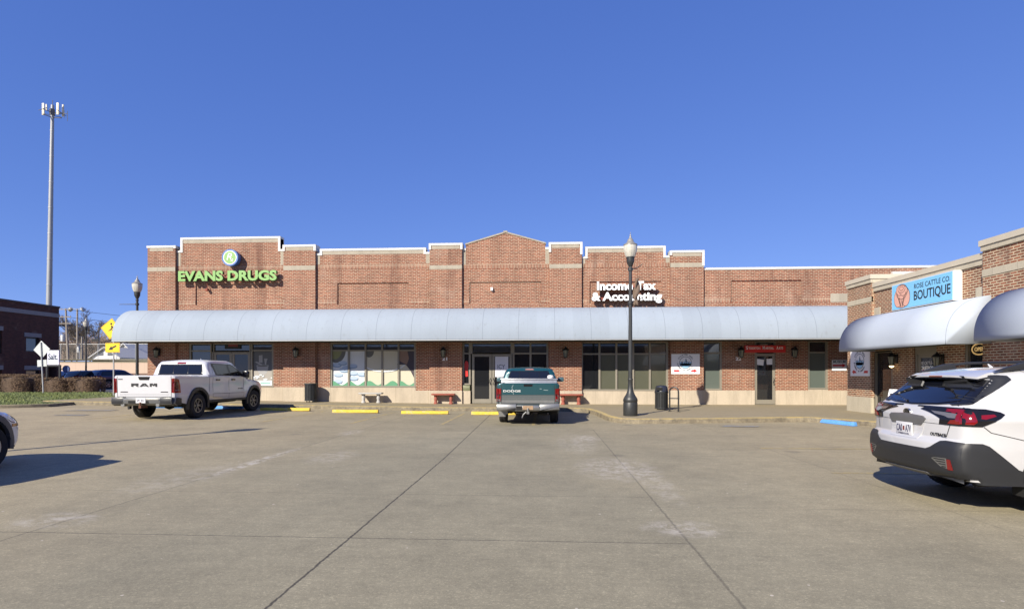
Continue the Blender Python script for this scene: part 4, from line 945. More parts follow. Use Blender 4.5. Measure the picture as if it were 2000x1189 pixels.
zr = PZ(221, 679, 30).z-.2; xr = PZ(221, 679, 30).x-p.x
q = plate(t, 'arrow_plate', [(xr-.40, zr-.25), (xr+.40, zr-.25), (xr+.40, zr+.25), (xr-.40, zr+.25)], -.045, -.04, M_yel)
plate(q, 'border', [(xr-.375, zr-.225), (xr+.375, zr-.225), (xr+.375, zr+.225), (xr-.375, zr+.225)], -.047, -.0455, M_txtblack); plate(q, 'face', [(xr-.36, zr-.21), (xr+.36, zr-.21), (xr+.36, zr+.21), (xr-.36, zr+.21)], -.049, -.0475, M_yel)
a_ = R(207); cs, sn = math.cos(a_), math.sin(a_); ar = [(-.24, -.045), (.02, -.045), (.02, -.12), (.26, 0), (.02, .12), (.02, .045), (-.24, .045)]
plate(q, 'arrow', [(xr+x*cs-y*sn, zr+x*sn+y*cs) for x, y in ar], -.051, -.0495, M_txtblack)
p = PZ(81, 729, 34); t = thing('road_sign', 'bare metal back of a diamond road sign on a leaning post by the hedge', 'road sign', (p.x+.12, p.y, .25)); t.rotation_euler = (0, R(-3), 0)
zc = PZ(79, 682, 34).z-.25; M_alu = mat('sign_back_aluminium', (.48, .50, .50), .55, .1); post(t, zc+.42, .035)
plate(t, 'diamond_plate', dm(.53, 0, zc), .04, .045, M_alu); plate(t, 'lower_plate', [(-.33, zc-1.03), (.27, zc-1.03), (.27, zc-.63), (-.33, zc-.63)], .04, .045, M_alu)

# ------------------------------------------------------------------ left brick building
XB = -37.7; YE = 41.6; ZB = 6.6
t = thing('brick_building', 'dark brown brick two-storey building at the left edge with a corner porch', 'building', (XB, YE-10, .25))
zL = lambda px, py: PX(px, py, XB).z; yL = lambda px: PX(px, 700, XB).y
w = MB(); ws = [(yL(0)-.0, yL(4), zL(0, 645), zL(0, 690)), (yL(51), yL(76), zL(60, 658), zL(60, 687)), (yL(50), yL(78), zL(60, 722), .5), (yL(0), yL(4), zL(0, 722), .5)]
def lw(y0, y1, z0, z1, m=w, a=0, b=-.4): m.box(XB+a, XB+b, y0, y1, z0, z1)
ywa, ywb = yL(51), yL(77); z1a, z1b = zL(60, 687), zL(60, 658); z2 = zL(60, 722); yPa = yL(89.5); zP = zL(100, 712)
lw(35.2, yL(0)-1, .2, ZB); lw(yL(4), ywa, .2, ZB); lw(yL(0)-1, yL(4), zL(0, 645), ZB); lw(yL(0)-1, yL(4), z2, zL(0, 690)); lw(yL(0)-1, yL(4), .2, .5); lw(ywa, ywb, z1b, ZB); lw(ywa, ywb, z2, z1a); lw(ywa, ywb, .2, .5); lw(ywb, yPa, .2, ZB); lw(yPa, YE, zP, ZB)
w.box(XB, XB-.9, yL(111), YE, .2, zP); w.box(XB-12, XB-.4, YE-.4, YE, zP, ZB); w.box(XB-12, XB-4, YE-.4, YE, .2, zP); w.box(XB-4.4, XB-4, yPa, YE-.4, .2, zP) if False else None
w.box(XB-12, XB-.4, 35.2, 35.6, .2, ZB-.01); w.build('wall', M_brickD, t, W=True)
s = MB()
for (a, b, z) in ((ywa-.15, ywb+.15, z1b), (ywa-.15, ywb+.15, z2), (yL(0)-1, yL(6), zL(0, 645)), (yL(0)-1, yL(6), z2)): s.box(XB+.03, XB-.1, a, b, z, z+.3)
s.box(XB+.04, XB-.1, 35.2, YE, ZB-.75, ZB-.45); build_split(s, 'stone_band', mat('grey_stone', (.25, .24, .23), .9), t)
s = MB(); s.box(XB+.06, XB-.5, 35.2, YE+.05, ZB, ZB+.12); s.build('parapet_coping', mat('dark_coping', (.05, .03, .028), .6), t, W=True)
for (a, b, z0_, z1_) in ((ywa, ywb, z1a, z1b), (ywa, ywb, .5, z2), (yL(0)-1, yL(4), zL(0, 690), zL(0, 645)), (yL(0)-1, yL(4), .5, z2)):
    f = MB(); f.box(XB-.12, XB-.2, a, a+.1, z0_, z1_); f.box(XB-.12, XB-.2, b-.1, b, z0_, z1_); f.box(XB-.12, XB-.2, a+.1, b-.1, z1_-.1, z1_); f.box(XB-.12, XB-.2, a+.1, b-.1, z0_, z0_+.08); fo = f.build('window', M_black, t, W=True)
    g = MB(); g.box(XB-.16, XB-.18, a+.05, b-.05, z0_+.03, z1_-.03); g.build('pane', glass('pane_glass', (.06, .08, .09), .05, .8) if 'pane_glass' not in bpy.data.materials else bpy.data.materials['pane_glass'], fo, W=True)
r = MB(); r.box(XB-12, XB-.4, 35.2, YE-.4, ZB-.6, ZB-.5); r.build('roof', M_asph, t, W=True)
# hanging cafe sign on the corner
c = PZ(104.5, 698, 37.5); o = thing('sign', 'white square cafe sign reading Salt. on posts before the dark brick building', 'sign', (c.x, c.y, c.z-.55))
m = MB(); m.box(c.x-.40, c.x+.40, c.y-.04, c.y+.04, c.z-.48, c.z+.48); m.build('sign_panel', mat('sign_lilac_white', (.62, .62, .72), .5), o, W=True); m = MB(); m.text('Salt.', MY(c.x-.0, c.y-.045, c.z+.05), w=.66, h=.40, ext=.006, off=.02); m.box(c.x-.32, c.x-.25, c.y-.048, c.y-.041, c.z-.42, c.z-.38); m.build('lettering', M_navy, o, W=True, smooth=0)
m = MB(); m.box(c.x-.5, c.x+.5, c.y-.05, c.y+.05, c.z-.60, c.z-.485); m.box(c.x-.5, c.x-.4, c.y-.05, c.y+.05, .2, c.z-.60); m.box(c.x+.4, c.x+.5, c.y-.05, c.y+.05, .2, c.z-.60); m.build('post_frame', M_black, o, W=True)
c = PZ(129.5, 720.5, 41.5); o = thing('sign', 'round dark blue sign sticking out from the porch pillar', 'sign', (c.x, c.y, c.z-.27)); m = MB(); disc(m, c.x, 0, c.z, .27, c.y-.04, c.y+.04, 24); m.build('sign_disc', mat('sign_dark_blue', (.035, .06, .17), .5), o, W=True)
m = MB(); disc(m, c.x, 0, c.z, .2, c.y-.045, c.y-.041, 24); m.build('sign_face', mat('sign_mid_blue', (.08, .12, .26), .5), o, W=True); m = MB(); m.box(c.x-.9, c.x-.25, c.y-.02, c.y+.02, c.z-.03, c.z+.03); m.build('bracket', M_black, o, W=True)

# ------------------------------------------------------------------ retaining wall, hill, houses, poles
YW = 58.0; zW = 2.72
t = thing('retaining_wall', 'long pale pink concrete retaining wall with a brown handrail', 'wall', (-45, YW, .25))
def pinkmat():
    m, t_, b = newmat('pink_concrete'); P = pos(t_); sp = N(t_, 'ShaderNodeSeparateXYZ'); t_.links.new(P, sp.inputs[0])
    c = mixc(t_, noise(t_, P, .4, 6), (.46, .345, .26), (.53, .41, .32)); w_ = mth(t_, 'FRACT', mth(t_, 'DIVIDE', sp.outputs[0], 2.6)); j = mth(t_, 'LESS_THAN', mth(t_, 'ABSOLUTE', mth(t_, 'SUBTRACT', w_, .5)), .008)
    c = mixc(t_, mth(t_, 'MULTIPLY', j, .3), c, (.3, .2, .15)); t_.links.new(c, b.inputs['Base Color']); b.inputs['Roughness'].default_value = .9; return m
m = MB(); m.box(-110, 10, YW, YW+.4, -.2, zW); m.build('wall', pinkmat(), t, W=True)
m = MB(); m.box(-110, 10, YW-.04, YW+.44, zW, zW+.10); m.build('coping', mat('weathered_wall_cap', (.22, .20, .14), .9), t, W=True)
zr = PZ(200, 730, 57.5).z
m = MB(); m.tube([(-110, YW-.25, zr), (10, YW-.25, zr)], .06, 6)
for k in range(-108, 10, 6): m.box(k-.05, k+.05, YW-.3, YW-.02, zr-.08, zr+.08)
m.build('handrail', mat('rusty_rail', (.12, .06, .045), .7), t, W=True)
def hillz(x, y):
    return 2.78+(y-YW)*.030+.25*math.sin(x*.08)+max(0, y-120)*.03
M_hill = mat('dry_grass_hill', (.22, .19, .10), .95, var=.4, scale=.15, coords='pos')
sheet('hill', [(-420, YW+.42), (12, YW+.42), (40, 420), (-420, 420)], 0, M_hill, 12, zf=hillz)
def bare_tree(name, H, seed, spread=.5, m=None, levels=5, thick=.02, dense=1.0, rmin=.012):
    rnd = random.Random(seed); tr = MB(); cr_ = MB()
    def br(p, d, L, r, lv):
        mb = tr if lv == 0 else cr_; pts = [p]; q = p.copy(); dd = d.copy(); n = 3
        for k in range(n):
            dd = (dd+Vector((rnd.uniform(-1, 1), rnd.uniform(-1, 1), rnd.uniform(-.3, .7)))*.14).normalized(); q = q+dd*L/n; pts.append(q.copy())
        mb.tube(pts, [r*(1-.45*k/n) for k in range(n+1)], 5 if lv < 2 else 3)
        if lv >= levels: return
        for k in range(int(rnd.choice((3, 3, 4))*dense)+(1 if lv == 0 else 0)):
            at_ = pts[1+k % 3] if lv else pts[2+k % 2]
            nd = (dd*(.75)+Vector((rnd.uniform(-1, 1), rnd.uniform(-1, 1), rnd.uniform(-.15, .7)))*spread*1.15).normalized()
            br(at_, nd, L*rnd.uniform(.55, .82), max(r*.55, rmin), lv+1)
    br(Vector((0, 0, -.1)), Vector((0, 0, 1)), H*.30, H*thick, 0)
    return tr, cr_
M_bark = mat('grey_bark', (.19, .16, .135), .95, var=.3)
M_bark2 = mat('brown_twigs', (.17, .125, .10), .95, var=.3)
def put_tree(loc, H, seed, label, name='bare_tree', group='leafless trees on the hill', m=None, **kw):
    t = thing(name, label, 'tree', loc, 0, group); a, b = bare_tree(name, H, seed, **kw)
    a.build('trunk', m or M_bark, t, smooth=60); b.build('branches', m or M_bark, t, smooth=60); return t
def onhill(px_, Z): p = PZ(px_, 700, Z); return (p.x, p.y, hillz(p.x, p.y)-.05)
put_tree(onhill(160, 82), 9.0, 21, 'large leafless tree with a wide crown left of the white house', levels=7, spread=.95, rmin=.016)
pa = put_tree(onhill(212, 112), 6.5, 11, 'leafless tree behind the white house', levels=5, m=M_bark2, spread=.8, rmin=.03)
pb = put_tree(onhill(262, 104), 6.0, 12, 'leafless tree right of the white house', levels=5, m=M_bark2, spread=.8, rmin=.03)
k = 0
for px_, Z, rz in ((140, 108, 1.1), (176, 118, 2.2), (190, 104, 2.9), (228, 124, .6), (244, 116, 3.4), (278, 98, 4.1), (286, 116, 5.2), (150, 122, .3), (126, 116, 1.8), (252, 100, 5.9), (270, 120, 2.5), (204, 122, 4.6)):
    k += 1; dup((pa, pb)[k % 2], onhill(px_, Z), rz, 'leafless tree in the brown woodland far behind the houses')
# far woodland that reads as one mass: thin upright stems and twiggy clumps
def scrub():
    m = MB(); r2 = random.Random(5)
    for k in range(5200):
        x = r2.uniform(-150, -72); y = r2.uniform(112, 150); z = hillz(x, y); h = r2.uniform(1.5, 5.5)*(1+.3*math.sin(x*.11)); w_ = r2.uniform(.05, .12)
        lx, ly = r2.uniform(-.8, .8), r2.uniform(-.5, .5)
        m.add([(x-w_, y, z), (x+w_, y, z), (x+lx+w_*.3, y+ly, z+h), (x+lx-w_*.3, y+ly, z+h)], [(0, 1, 2, 3)])
        for q in range(5):
            a = r2.uniform(.3, 1); bx, bz = x+lx*a, z+h*a; dx, dz = r2.uniform(-1.1, 1.1), r2.uniform(-.1, .9)
            m.add([(bx, y+ly*a, bz-.06), (bx+dx, y+r2.uniform(-.8, .8), bz+dz), (bx, y+ly*a, bz+.07)], [(0, 1, 2)])
    o = m.build('far_woodland', M_bark2, smooth=0); o['kind'] = 'stuff'
    tag(o, 'brown leafless woodland and scrub covering the far hill', 'woodland')
scrub()
# white house and its neighbour
def house(px0, px1, Z, ztop_py, eave_py, base_py, label, wm, rm, side=0, dep=8):
    a, b = PZ(px0, 700, Z), PZ(px1, 700, Z); zb = min(hillz(a.x, a.y), hillz(b.x, b.y))-.1; zt_ = PZ(px0, ztop_py, Z).z; ze = PZ(px0, eave_py, Z).z
    t = thing('house', label, 'house', ((a.x+b.x)/2, a.y, zb)); y = a.y; x0_, x1_ = a.x, b.x; xm = (x0_+x1_)/2
    w_ = MB(); w_.prism([(x0_, zb-.5), (x1_, zb-.5), (x1_, ze), (xm, zt_), (x0_, ze)], lambda u, v: (u, y, v), lambda u, v: (u, y+dep, v)); w_.build('wall', wm, t, W=True, smooth=0)
    r_ = MB(); e = .35
    for sgn, xe in ((1, x0_-e), (-1, x1_+e)):
        sl_ = (zt_-ze)/(xm-x0_); zz = ze-e*sl_; pts = [(xe, zz), (xm, zt_), (xm, zt_+.15), (xe, zz+.15)]
        if sgn < 0: pts = pts[::-1]
        r_.prism(pts, lambda u, v: (u, y-e, v+.01), lambda u, v: (u, y+dep+e, v+.01))
    r_.build('roof', rm, t, W=True, smooth=0)
    for fx in (.3, .68):
        m_ = MB(); xc = x0_+(x1_-x0_)*fx; m_.box(xc-.45, xc+.45, y-.05, y-.005, zb+.6, zb+1.4); m_.build('window', mat('house_window', (.1, .11, .13), .2) if 'house_window' not in bpy.data.materials else bpy.data.materials['house_window'], t, W=True)
    return t
M_wh = mat('house_white', (.68, .68, .68), .7); M_rf = mat('house_roof_grey', (.40, .40, .42), .8)
house(180, 236, 80, 679, 697, 706, 'white house with a low gable roof on the hill', M_wh, M_rf)
house(226, 262, 90, 672, 688, 700, 'pale house half hidden behind the white one', mat('house_grey', (.45, .45, .45), .8), mat('house_roof_light', (.50, .50, .50), .7))
# chain-link fence on the hill
t = thing('chain_link_fence', 'grey chain link fence along the top of the retaining wall', 'fence', (-50, 62, 3)); m = MB(); mm = MB(); y = 66
for i, x in enumerate(np.arange(-62, -44, 2.4)):
    z = hillz(x, y); m.tube([(x, y, z), (x, y, z+1.9)], .04, 5)
z0_ = hillz(-53, y); m.tube([(-62, y, z0_+1.88), (-45, y, z0_+1.88)], .03, 5); m.build('fence_posts', M_steel, t, W=True)
for x in np.arange(-62, -45, .22):
    mm.add([(x, y, z0_), (x+.02, y, z0_), (x+1.86, y, z0_+1.85), (x+1.84, y, z0_+1.85)], [(0, 1, 2, 3)]); mm.add([(x+1.84, y+.01, z0_), (x+1.86, y+.01, z0_), (x+.02, y+.01, z0_+1.85), (x, y+.01, z0_+1.85)], [(0, 1, 2, 3)])
mm.build('mesh', mat('fence_wire', (.20, .20, .19), .6), t, W=True, smooth=0)
# utility poles
def upole(px_, Z, top_py, kind, label, lean=0):
    x, y, z = onhill(px_, Z); H = PZ(px_, top_py, Z).z-z; t = thing('utility_pole', label, 'utility pole', (x, y, z), 0, 'utility poles on the hill')
    m = MB(); m.tube([(0, 0, 0), (lean, 0, H)], [.14, .09], 8); m.build('pole', M_wood, t)
    if kind == 'arms':
        for k, dz in enumerate((.1, 1.0, 1.8)):
            m = MB(); m.box(lean-.8, lean+.8, -.15, -.10, H-dz-.09, H-dz)
            for q in (-.72, -.4, .4, .72): m.lathe([(.03, 0), (.04, .06), (.02, .13)], (lean+q, -.135, H-dz), n=6)
            m.build('crossarm', M_wood, t)
    if kind == 'flood':
        for q in (-1, 1):
            m = MB(); m.tube([(lean, 0, H-.1), (lean+q*.5, -.1, H)], .04, 6); m.lathe([(.1, 0), (.28, .1), (.3, .3), (.1, .38)], (lean+q*.65, -.1, H-.2), n=10, M=Matrix.Rotation(R(60*q), 3, 'Y')); m.build('floodlight', M_steel, t)
    if kind in ('can', 'arms', 'canlow'):
        m = MB(); zc_ = H-(1.6 if kind == 'can' else 3.6); m.lathe([(.04, -.42), (.22, -.4), (.24, .3), (.2, .36), (.05, .38)], (lean-.33, -.05, zc_), n=12); m.build('transformer', M_steel, t)
    return t
upole(133, 68, 602, 'arms', 'tall wooden utility pole with three crossarms beside the dark brick building', -.3)
upole(151, 72, 603, 'flood', 'tall pale pole carrying two floodlights')
upole(193, 84, 640, 'can', 'short utility pole with a transformer near the white house')
upole(160, 70, 657, 'can', 'low utility pole with a transformer left of the black street lamp')
m = MB()
def wire(a, b, sag=.8): m.tube([tuple(a[i]+(b[i]-a[i])*t_-(sag*4*t_*(1-t_) if i == 2 else 0) for i in range(3)) for t_ in np.linspace(0, 1, 9)], .025, 3)
for dz in (0, .9, 1.7):
    q = PZ(126, 604, 68); wire((q.x, q.y, q.z-dz), (-8, 96, q.z-dz-1), 1.2); wire((q.x, q.y, q.z-dz), (-110, 60, q.z-dz), 1.2)
o = m.build('power_lines', M_black, smooth=0); tag(o, 'thin power lines strung across the sky behind the road sign', 'power lines')
# monopole
p = PZ(95.5, 729, 100); top = PZ(103, 206, 100); t = thing('cell_tower', 'very tall grey monopole tower with antenna panels at the top', 'tower', (p.x, p.y, 3.5))
H = top.z-3.5; dx = top.x-p.x; m = MB(); m.tube([(dx*k/12-dx*.25*(1-k/12), 0, H*k/12) for k in range(13)], [.50-.25*k/12 for k in range(13)], 14); m.build('mast', mat('mast_grey', (.30, .31, .32), .5, .2, scale=.5), t)
m = MB()
for k in range(9): m.lathe([(.53-.028*k, 0), (.53-.028*k, .12)], (dx*(k+1)/10-dx*.25*(1-(k+1)/10), 0, H*(k+1)/10), n=14)
m.build('flange', M_steel, t)
m = MB(); z = H-1.3
for a in (0, 120, 240):
    c_, s_ = math.cos(R(a+10)), math.sin(R(a+10)); m.tube([(dx, 0, z), (dx+1.5*c_, 1.5*s_, z)], .07, 5); m.tube([(dx, 0, z-.9), (dx+1.5*c_, 1.5*s_, z-.9)], .07, 5)
    m.tube([(dx+1.5*c_-1.2*s_, 1.5*s_+1.2*c_, z), (dx+1.5*c_+1.2*s_, 1.5*s_-1.2*c_, z)], .05, 5)
m.tube([(dx, 0, z-.3), (dx+2.6, .2, z-.2)], .05, 5); m.tube([(dx+2.6, .2, z-1.5), (dx+2.6, .2, z+.3)], .04, 5); m.tube([(dx+2.0, .2, z-.9), (dx+2.0, .2, z+.4)], .04, 5)
m.lathe([(.35, 0), (.35, 1.1)], (dx, 0, H-1.8), n=8); m.tube([(dx, 0, H-.8), (dx, 0, H+.9)], .05, 5); m.build('antenna_mount', mat('mount_dark', (.12, .12, .12), .6), t)
for (ox, oy, rz) in ((-1.45, -.3, 0), (-1.0, .6, .5), (1.25, -.3, 0), (1.6, .4, -.4), (-.3, -.9, 0)):
    m = MB(); m.mbox(Matrix.Translation((dx+ox, oy, H-.8))@Matrix.Rotation(rz, 4, 'Z'), .42 if abs(ox) > 1.1 else .22, .16, 2.1 if abs(ox) > 1.1 else 1.1); m.build('antenna_panel', mat('antenna_cream', (.62, .58, .46), .6) if 'antenna_cream' not in bpy.data.materials else bpy.data.materials['antenna_cream'], t, bevel=.03)

# ------------------------------------------------------------------ hedges and grass
M_hedge = mat('winter_hedge_leaf', (.17, .11, .065), .85, var=.6, scale=6)
M_hedge2 = mat('hedge_core', (.09, .06, .04), .95)
def hedge(x0_, x1_, y, h, d, seed, label):
    t = thing('hedge', label, 'hedge', ((x0_+x1_)/2, y, .25), 0, 'clipped brown winter hedges'); r2 = np.random.default_rng(seed); n = int(9000*(x1_-x0_)/3)
    L = x1_-x0_; c_ = MB(); c_.lathe([(.02, .02), (.8, .03), (.86, .5), (.8, .8), (.4, .88), (.02, .9)], n=20); c_.v = [(v[0]*L/2*.95, v[1]*d/2*.9, v[2]*h) for v in c_.v]; c_.build('stems', M_hedge2, t)
    m_ = MB(); V = []; Fc = []
    for k in range(n):
        a = r2.uniform(0, 2*math.pi); u = r2.uniform(-1, 1)
        cx_, cy_ = np.sign(math.cos(a))*abs(math.cos(a))**.45, np.sign(math.sin(a))*abs(math.sin(a))**.45
        s_ = r2.uniform(.78, 1.03)*(1+.05*math.sin(cx_*9+seed)); zz = r2.uniform(.02, 1)
        if r2.random() < .35: s_ *= r2.uniform(.1, 1); zz = r2.uniform(.93, 1.03)
        P_ = np.array((cx_*s_*L/2, cy_*s_*d/2, zz*h*(.97+.05*math.sin(cx_*7+seed*2)))); sz = r2.uniform(.03, .065)
        A_ = r2.normal(size=3); A_ /= np.linalg.norm(A_); B_ = np.cross(A_, r2.normal(size=3)); B_ /= np.linalg.norm(B_)
        i = len(V); V += [tuple(P_+A_*sz), tuple(P_+B_*sz*.6), tuple(P_-A_*sz)]; Fc.append((i, i+1, i+2))
    m_.add(V, Fc); m_.build('foliage', M_hedge, t, smooth=0)
def hx(px_, Z): return PZ(px_, 729, Z).x
hy = PZ(90, 729, 37.5).y+.4
hedge(hx(17, 38), hx(72, 37.5), hy-.6, 1.18, 1.9, 1, 'left rounded brown hedge in front of the dark brick building')
hedge(hx(70, 37.5), hx(122, 37), hy, .98, 1.6, 2, 'middle brown hedge around the bare metal sign post'); hedge(hx(118, 37), hx(172, 37), hy+.3, 1.0, 1.6, 3, 'right brown hedge in front of the parked cars')
def grass():
    r2 = np.random.default_rng(9); V = []; Fc = []; from_poly = GR; n = 0
    M_ = [(x, y) for x, y in GR]
    def inside(x, y):
        c_ = False
        for i in range(len(M_)):
            (x1_, y1_), (x2_, y2_) = M_[i-1], M_[i]
            if (y1_ > y) != (y2_ > y) and x < (x2_-x1_)*(y-y1_)/(y2_-y1_)+x1_: c_ = not c_
        return c_
    while n < 34000:
        x, y = r2.uniform(-38, -19.8), r2.uniform(17, 33.5)
        if not inside(x, y): continue
        h = r2.uniform(.03, .075)*(1+.6*math.sin(x*1.7)*math.sin(y*2.1)); a = r2.uniform(0, math.pi); w_ = .014; dx_, dy_ = math.cos(a)*w_, math.sin(a)*w_; z = lawnz(x, y)-.005; l1, l2 = r2.uniform(-.05, .05, 2)
        i = len(V); V += [(x-dx_, y-dy_, z), (x+dx_, y+dy_, z), (x+l1, y+l2, z+h)]; Fc.append((i, i+1, i+2)); n += 1
    m_ = MB(); m_.add(V, Fc)
    m, t_, b = newmat('grass_blades'); P = pos(t_); c_ = mixc(t_, noise(t_, P, .8, 5, .7), (.085, .13, .03), (.26, .22, .11)); c_ = mixc(t_, noise(t_, P, 9, 2), c_, mixc(t_, .5, c_, (.16, .28, .05))); t_.links.new(c_, b.inputs['Base Color']); b.inputs['Roughness'].default_value = .8
    o = m_.build('grass', m, smooth=0); o['kind'] = 'stuff'; tag(o, 'short patchy green grass on the verge at the left', 'grass')
grass()
# shop row across the lot behind the camera (seen only as reflections)
o = MB().box(-40, 26, -34, -24, 0, 5.2).build('opposite_building', M_brickR, loc=(0, -24, 0)); tag(o, 'low brick building across the parking lot behind the viewer', 'building')
# ------------------------------------------------------------------ vehicles
def paint(name, col, metal=0, coat=1, dirt=.12):
    m, t, b = newmat(name); P = objc(t); sp = N(t, 'ShaderNodeSeparateXYZ'); t.links.new(P, sp.inputs[0])
    k = mth(t, 'MULTIPLY', mth(t, 'SUBTRACT', .9, sp.outputs[2], clamp=True), noise(t, P, 3, 5, .7)); k = mth(t, 'MULTIPLY', k, dirt*4, clamp=True)
    c = mixc(t, k, col, (.16, .14, .115)); t.links.new(c, b.inputs['Base Color'])
    b.inputs['Roughness'].default_value = .35; b.inputs['Metallic'].default_value = metal; b.inputs['Coat Weight'].default_value = coat; b.inputs['Coat Roughness'].default_value = .03
    return m
M_vwhite = paint('car_paint_white', (.50, .50, .51), dirt=.10); M_vwhite2 = paint('pickup_paint_white', (.50, .505, .53), dirt=.28); M_vteal = paint('pickup_paint_teal', (.006, .058, .072), .2, dirt=.3)
M_vgrey = paint('pickup_paint_grey', (.095, .11, .112), .2, dirt=.2); M_vblue = paint('car_paint_blue', (.01, .025, .10)); M_vsilver = paint('car_paint_silver', (.40, .42, .46), .3, dirt=.1)
M_vblack = paint('car_paint_black', (.01, .01, .012)); M_vred = paint('car_paint_red', (.25, .02, .015))
M_plast = mat('grey_black_plastic', (.017, .018, .021), .5, var=.12, scale=5); M_trim = mat('gloss_black_trim', (.008, .008, .01), .18)
M_tyre = mat('tyre_rubber', (.018, .017, .017), .85, var=.3, scale=12); M_rim = mat('rim_silver', (.45, .45, .46), .3, .8); M_rimg = mat('rim_grey', (.22, .22, .225), .35, .7); M_rimd = mat('rim_dark', (.02, .02, .022), .4)
M_tail = mat('tail_light_red', (.17, .003, .003), .12, coat=1, var=.05); M_taild = mat('tail_light_dark', (.05, .004, .006), .1, coat=1); M_clear = mat('clear_lens', (.12, .115, .12), .1, coat=1)
M_chrome = mat('chrome', (.55, .55, .55), .18, 1, var=.1); M_chromed = mat('worn_bumper', (.27, .27, .26), .38, .7, var=.3, scale=5); M_amber = mat('amber_lens', (.35, .08, .01), .2, coat=1)
M_plate = mat('plate_white', (.62, .62, .64), .4); M_gap = mat('panel_gap', (.02, .02, .02), .8); M_alumi = mat('toolbox_aluminium', (.50, .51, .53), .35, .6, var=.1)
M_badge = mat('badge_dark', (.02, .02, .025), .25, .5); M_rust = mat('rust', (.12, .05, .03), .9)
FACT = {}
def shell(name, root, out, Wf, r, offs, mats, step=.05, K=10, bedz=None):
    """closed side outline (x, z, flag) inflated to a car body; flag p paint, d dark underside, b open bed"""
    n = len(out); bm = fill([(a, b) for a, b, _ in out], step)
    P = np.array([(a, b) for a, b, _ in out]); Q = np.roll(P, -1, 0); solid = np.array([f != 'd' for _, _, f in out])
    def dist(p, sel=None):
        A, B_ = P, Q; d = B_-A; t = np.clip(((p-A)*d).sum(1)/np.maximum((d*d).sum(1), 1e-9), 0, 1); e = np.linalg.norm(A+d*t[:, None]-p, axis=1)
        return e
    bmesh.ops.triangulate(bm, faces=[f for f in bm.faces if len(f.verts) > 4])
    bm.verts.ensure_lookup_table(); bm.faces.ensure_lookup_table(); bm.verts.index_update(); ys = []
    for v in bm.verts:
        p = np.array((v.co.x, v.co.y)); d = dist(p); dd = min(r, d[solid].min()); ys.append(Wf(v.co.x, v.co.y)-(r-math.sqrt(max(0, r*r-(r-dd)**2))))
    mb = MB(); m_ = len(bm.verts); L = []; Rr = []
    def off(x, z, y, t):
        dx, dz = offs(x, z, t); return (x+dx, y*t, z+dz)
    for v, y in zip(bm.verts, ys): L.append(off(v.co.x, v.co.y, y, 1))
    for v, y in zip(bm.verts, ys): Rr.append(off(v.co.x, v.co.y, y, -1))
    fs = [tuple(v.index for v in f.verts) for f in bm.faces]
    bm.verts.index_update()
    up = bm.faces[0].normal.z > 0 if len(bm.faces) else True
    mb.add(L, [f if not up else f[::-1] for f in fs], 0); mb.add(Rr, [f if up else f[::-1] for f in fs], 0)
    # centre strip
    for e in bm.edges:
        if len(e.link_faces) != 1: continue
        a, b = e.verts; c = np.array(((a.co.x+b.co.x)/2, (a.co.y+b.co.y)/2)); d = dist(c); fl = out[int(d.argmin())][2]
        f = e.link_faces[0]; vi = [v.index for v in f.verts]; i, j = a.index, b.index
        if vi[(vi.index(i)+1) % len(vi)] != j: i, j = j, i; a, b = b, a
        ts = np.linspace(1, -1, K+1)
        if fl == 'b': ts_pairs = [(1, .93), (-.93, -1)]
        else: ts_pairs = list(zip(ts[:-1], ts[1:]))
        for t0, t1 in ts_pairs:
            q = [off(a.co.x, a.co.y, ys[i], t0), off(b.co.x, b.co.y, ys[j], t0), off(b.co.x, b.co.y, ys[j], t1), off(a.co.x, a.co.y, ys[i], t1)]
            mb.add(q, [(0, 1, 2, 3)] if not up else [(0, 1, 2, 3)], 1 if fl == 'd' else 0)
    bm.free()
    me_bm = bmesh.new(); tmp = bpy.data.meshes.new('x'); tmp.from_pydata(mb.v, [], mb.f); tmp.polygons.foreach_set('material_index', mb.m); me_bm.from_mesh(tmp); bpy.data.meshes.remove(tmp)
    bmesh.ops.remove_doubles(me_bm, verts=me_bm.verts, dist=.0005); bmesh.ops.recalc_face_normals(me_bm, faces=me_bm.faces)
    me = bpy.data.meshes.new(name); me_bm.to_mesh(me); bvh = BVHTree.FromBMesh(me_bm); me_bm.free()
    for m in mats: me.materials.append(m)
    me.polygons.foreach_set('use_smooth', [True]*len(me.polygons)); me.set_sharp_from_angle(angle=R(42))
    o = bpy.data.objects.new(name, me); COL.objects.link(o); o.parent = root; return o, bvh
def patch(name, par, bvh, pts, ax, org, off, m, step=.06, skirt=.012, lim=4.0):
    """flat outline pushed onto the body along an axis: ax 'y+','y-' from the side, 'x+' from behind, 'x-' from the front, 'z-' from above"""
    mb = MB(); patch_add(mb, bvh, pts, ax, org, off, step, skirt); return mb.build(name, m, par, smooth=50)
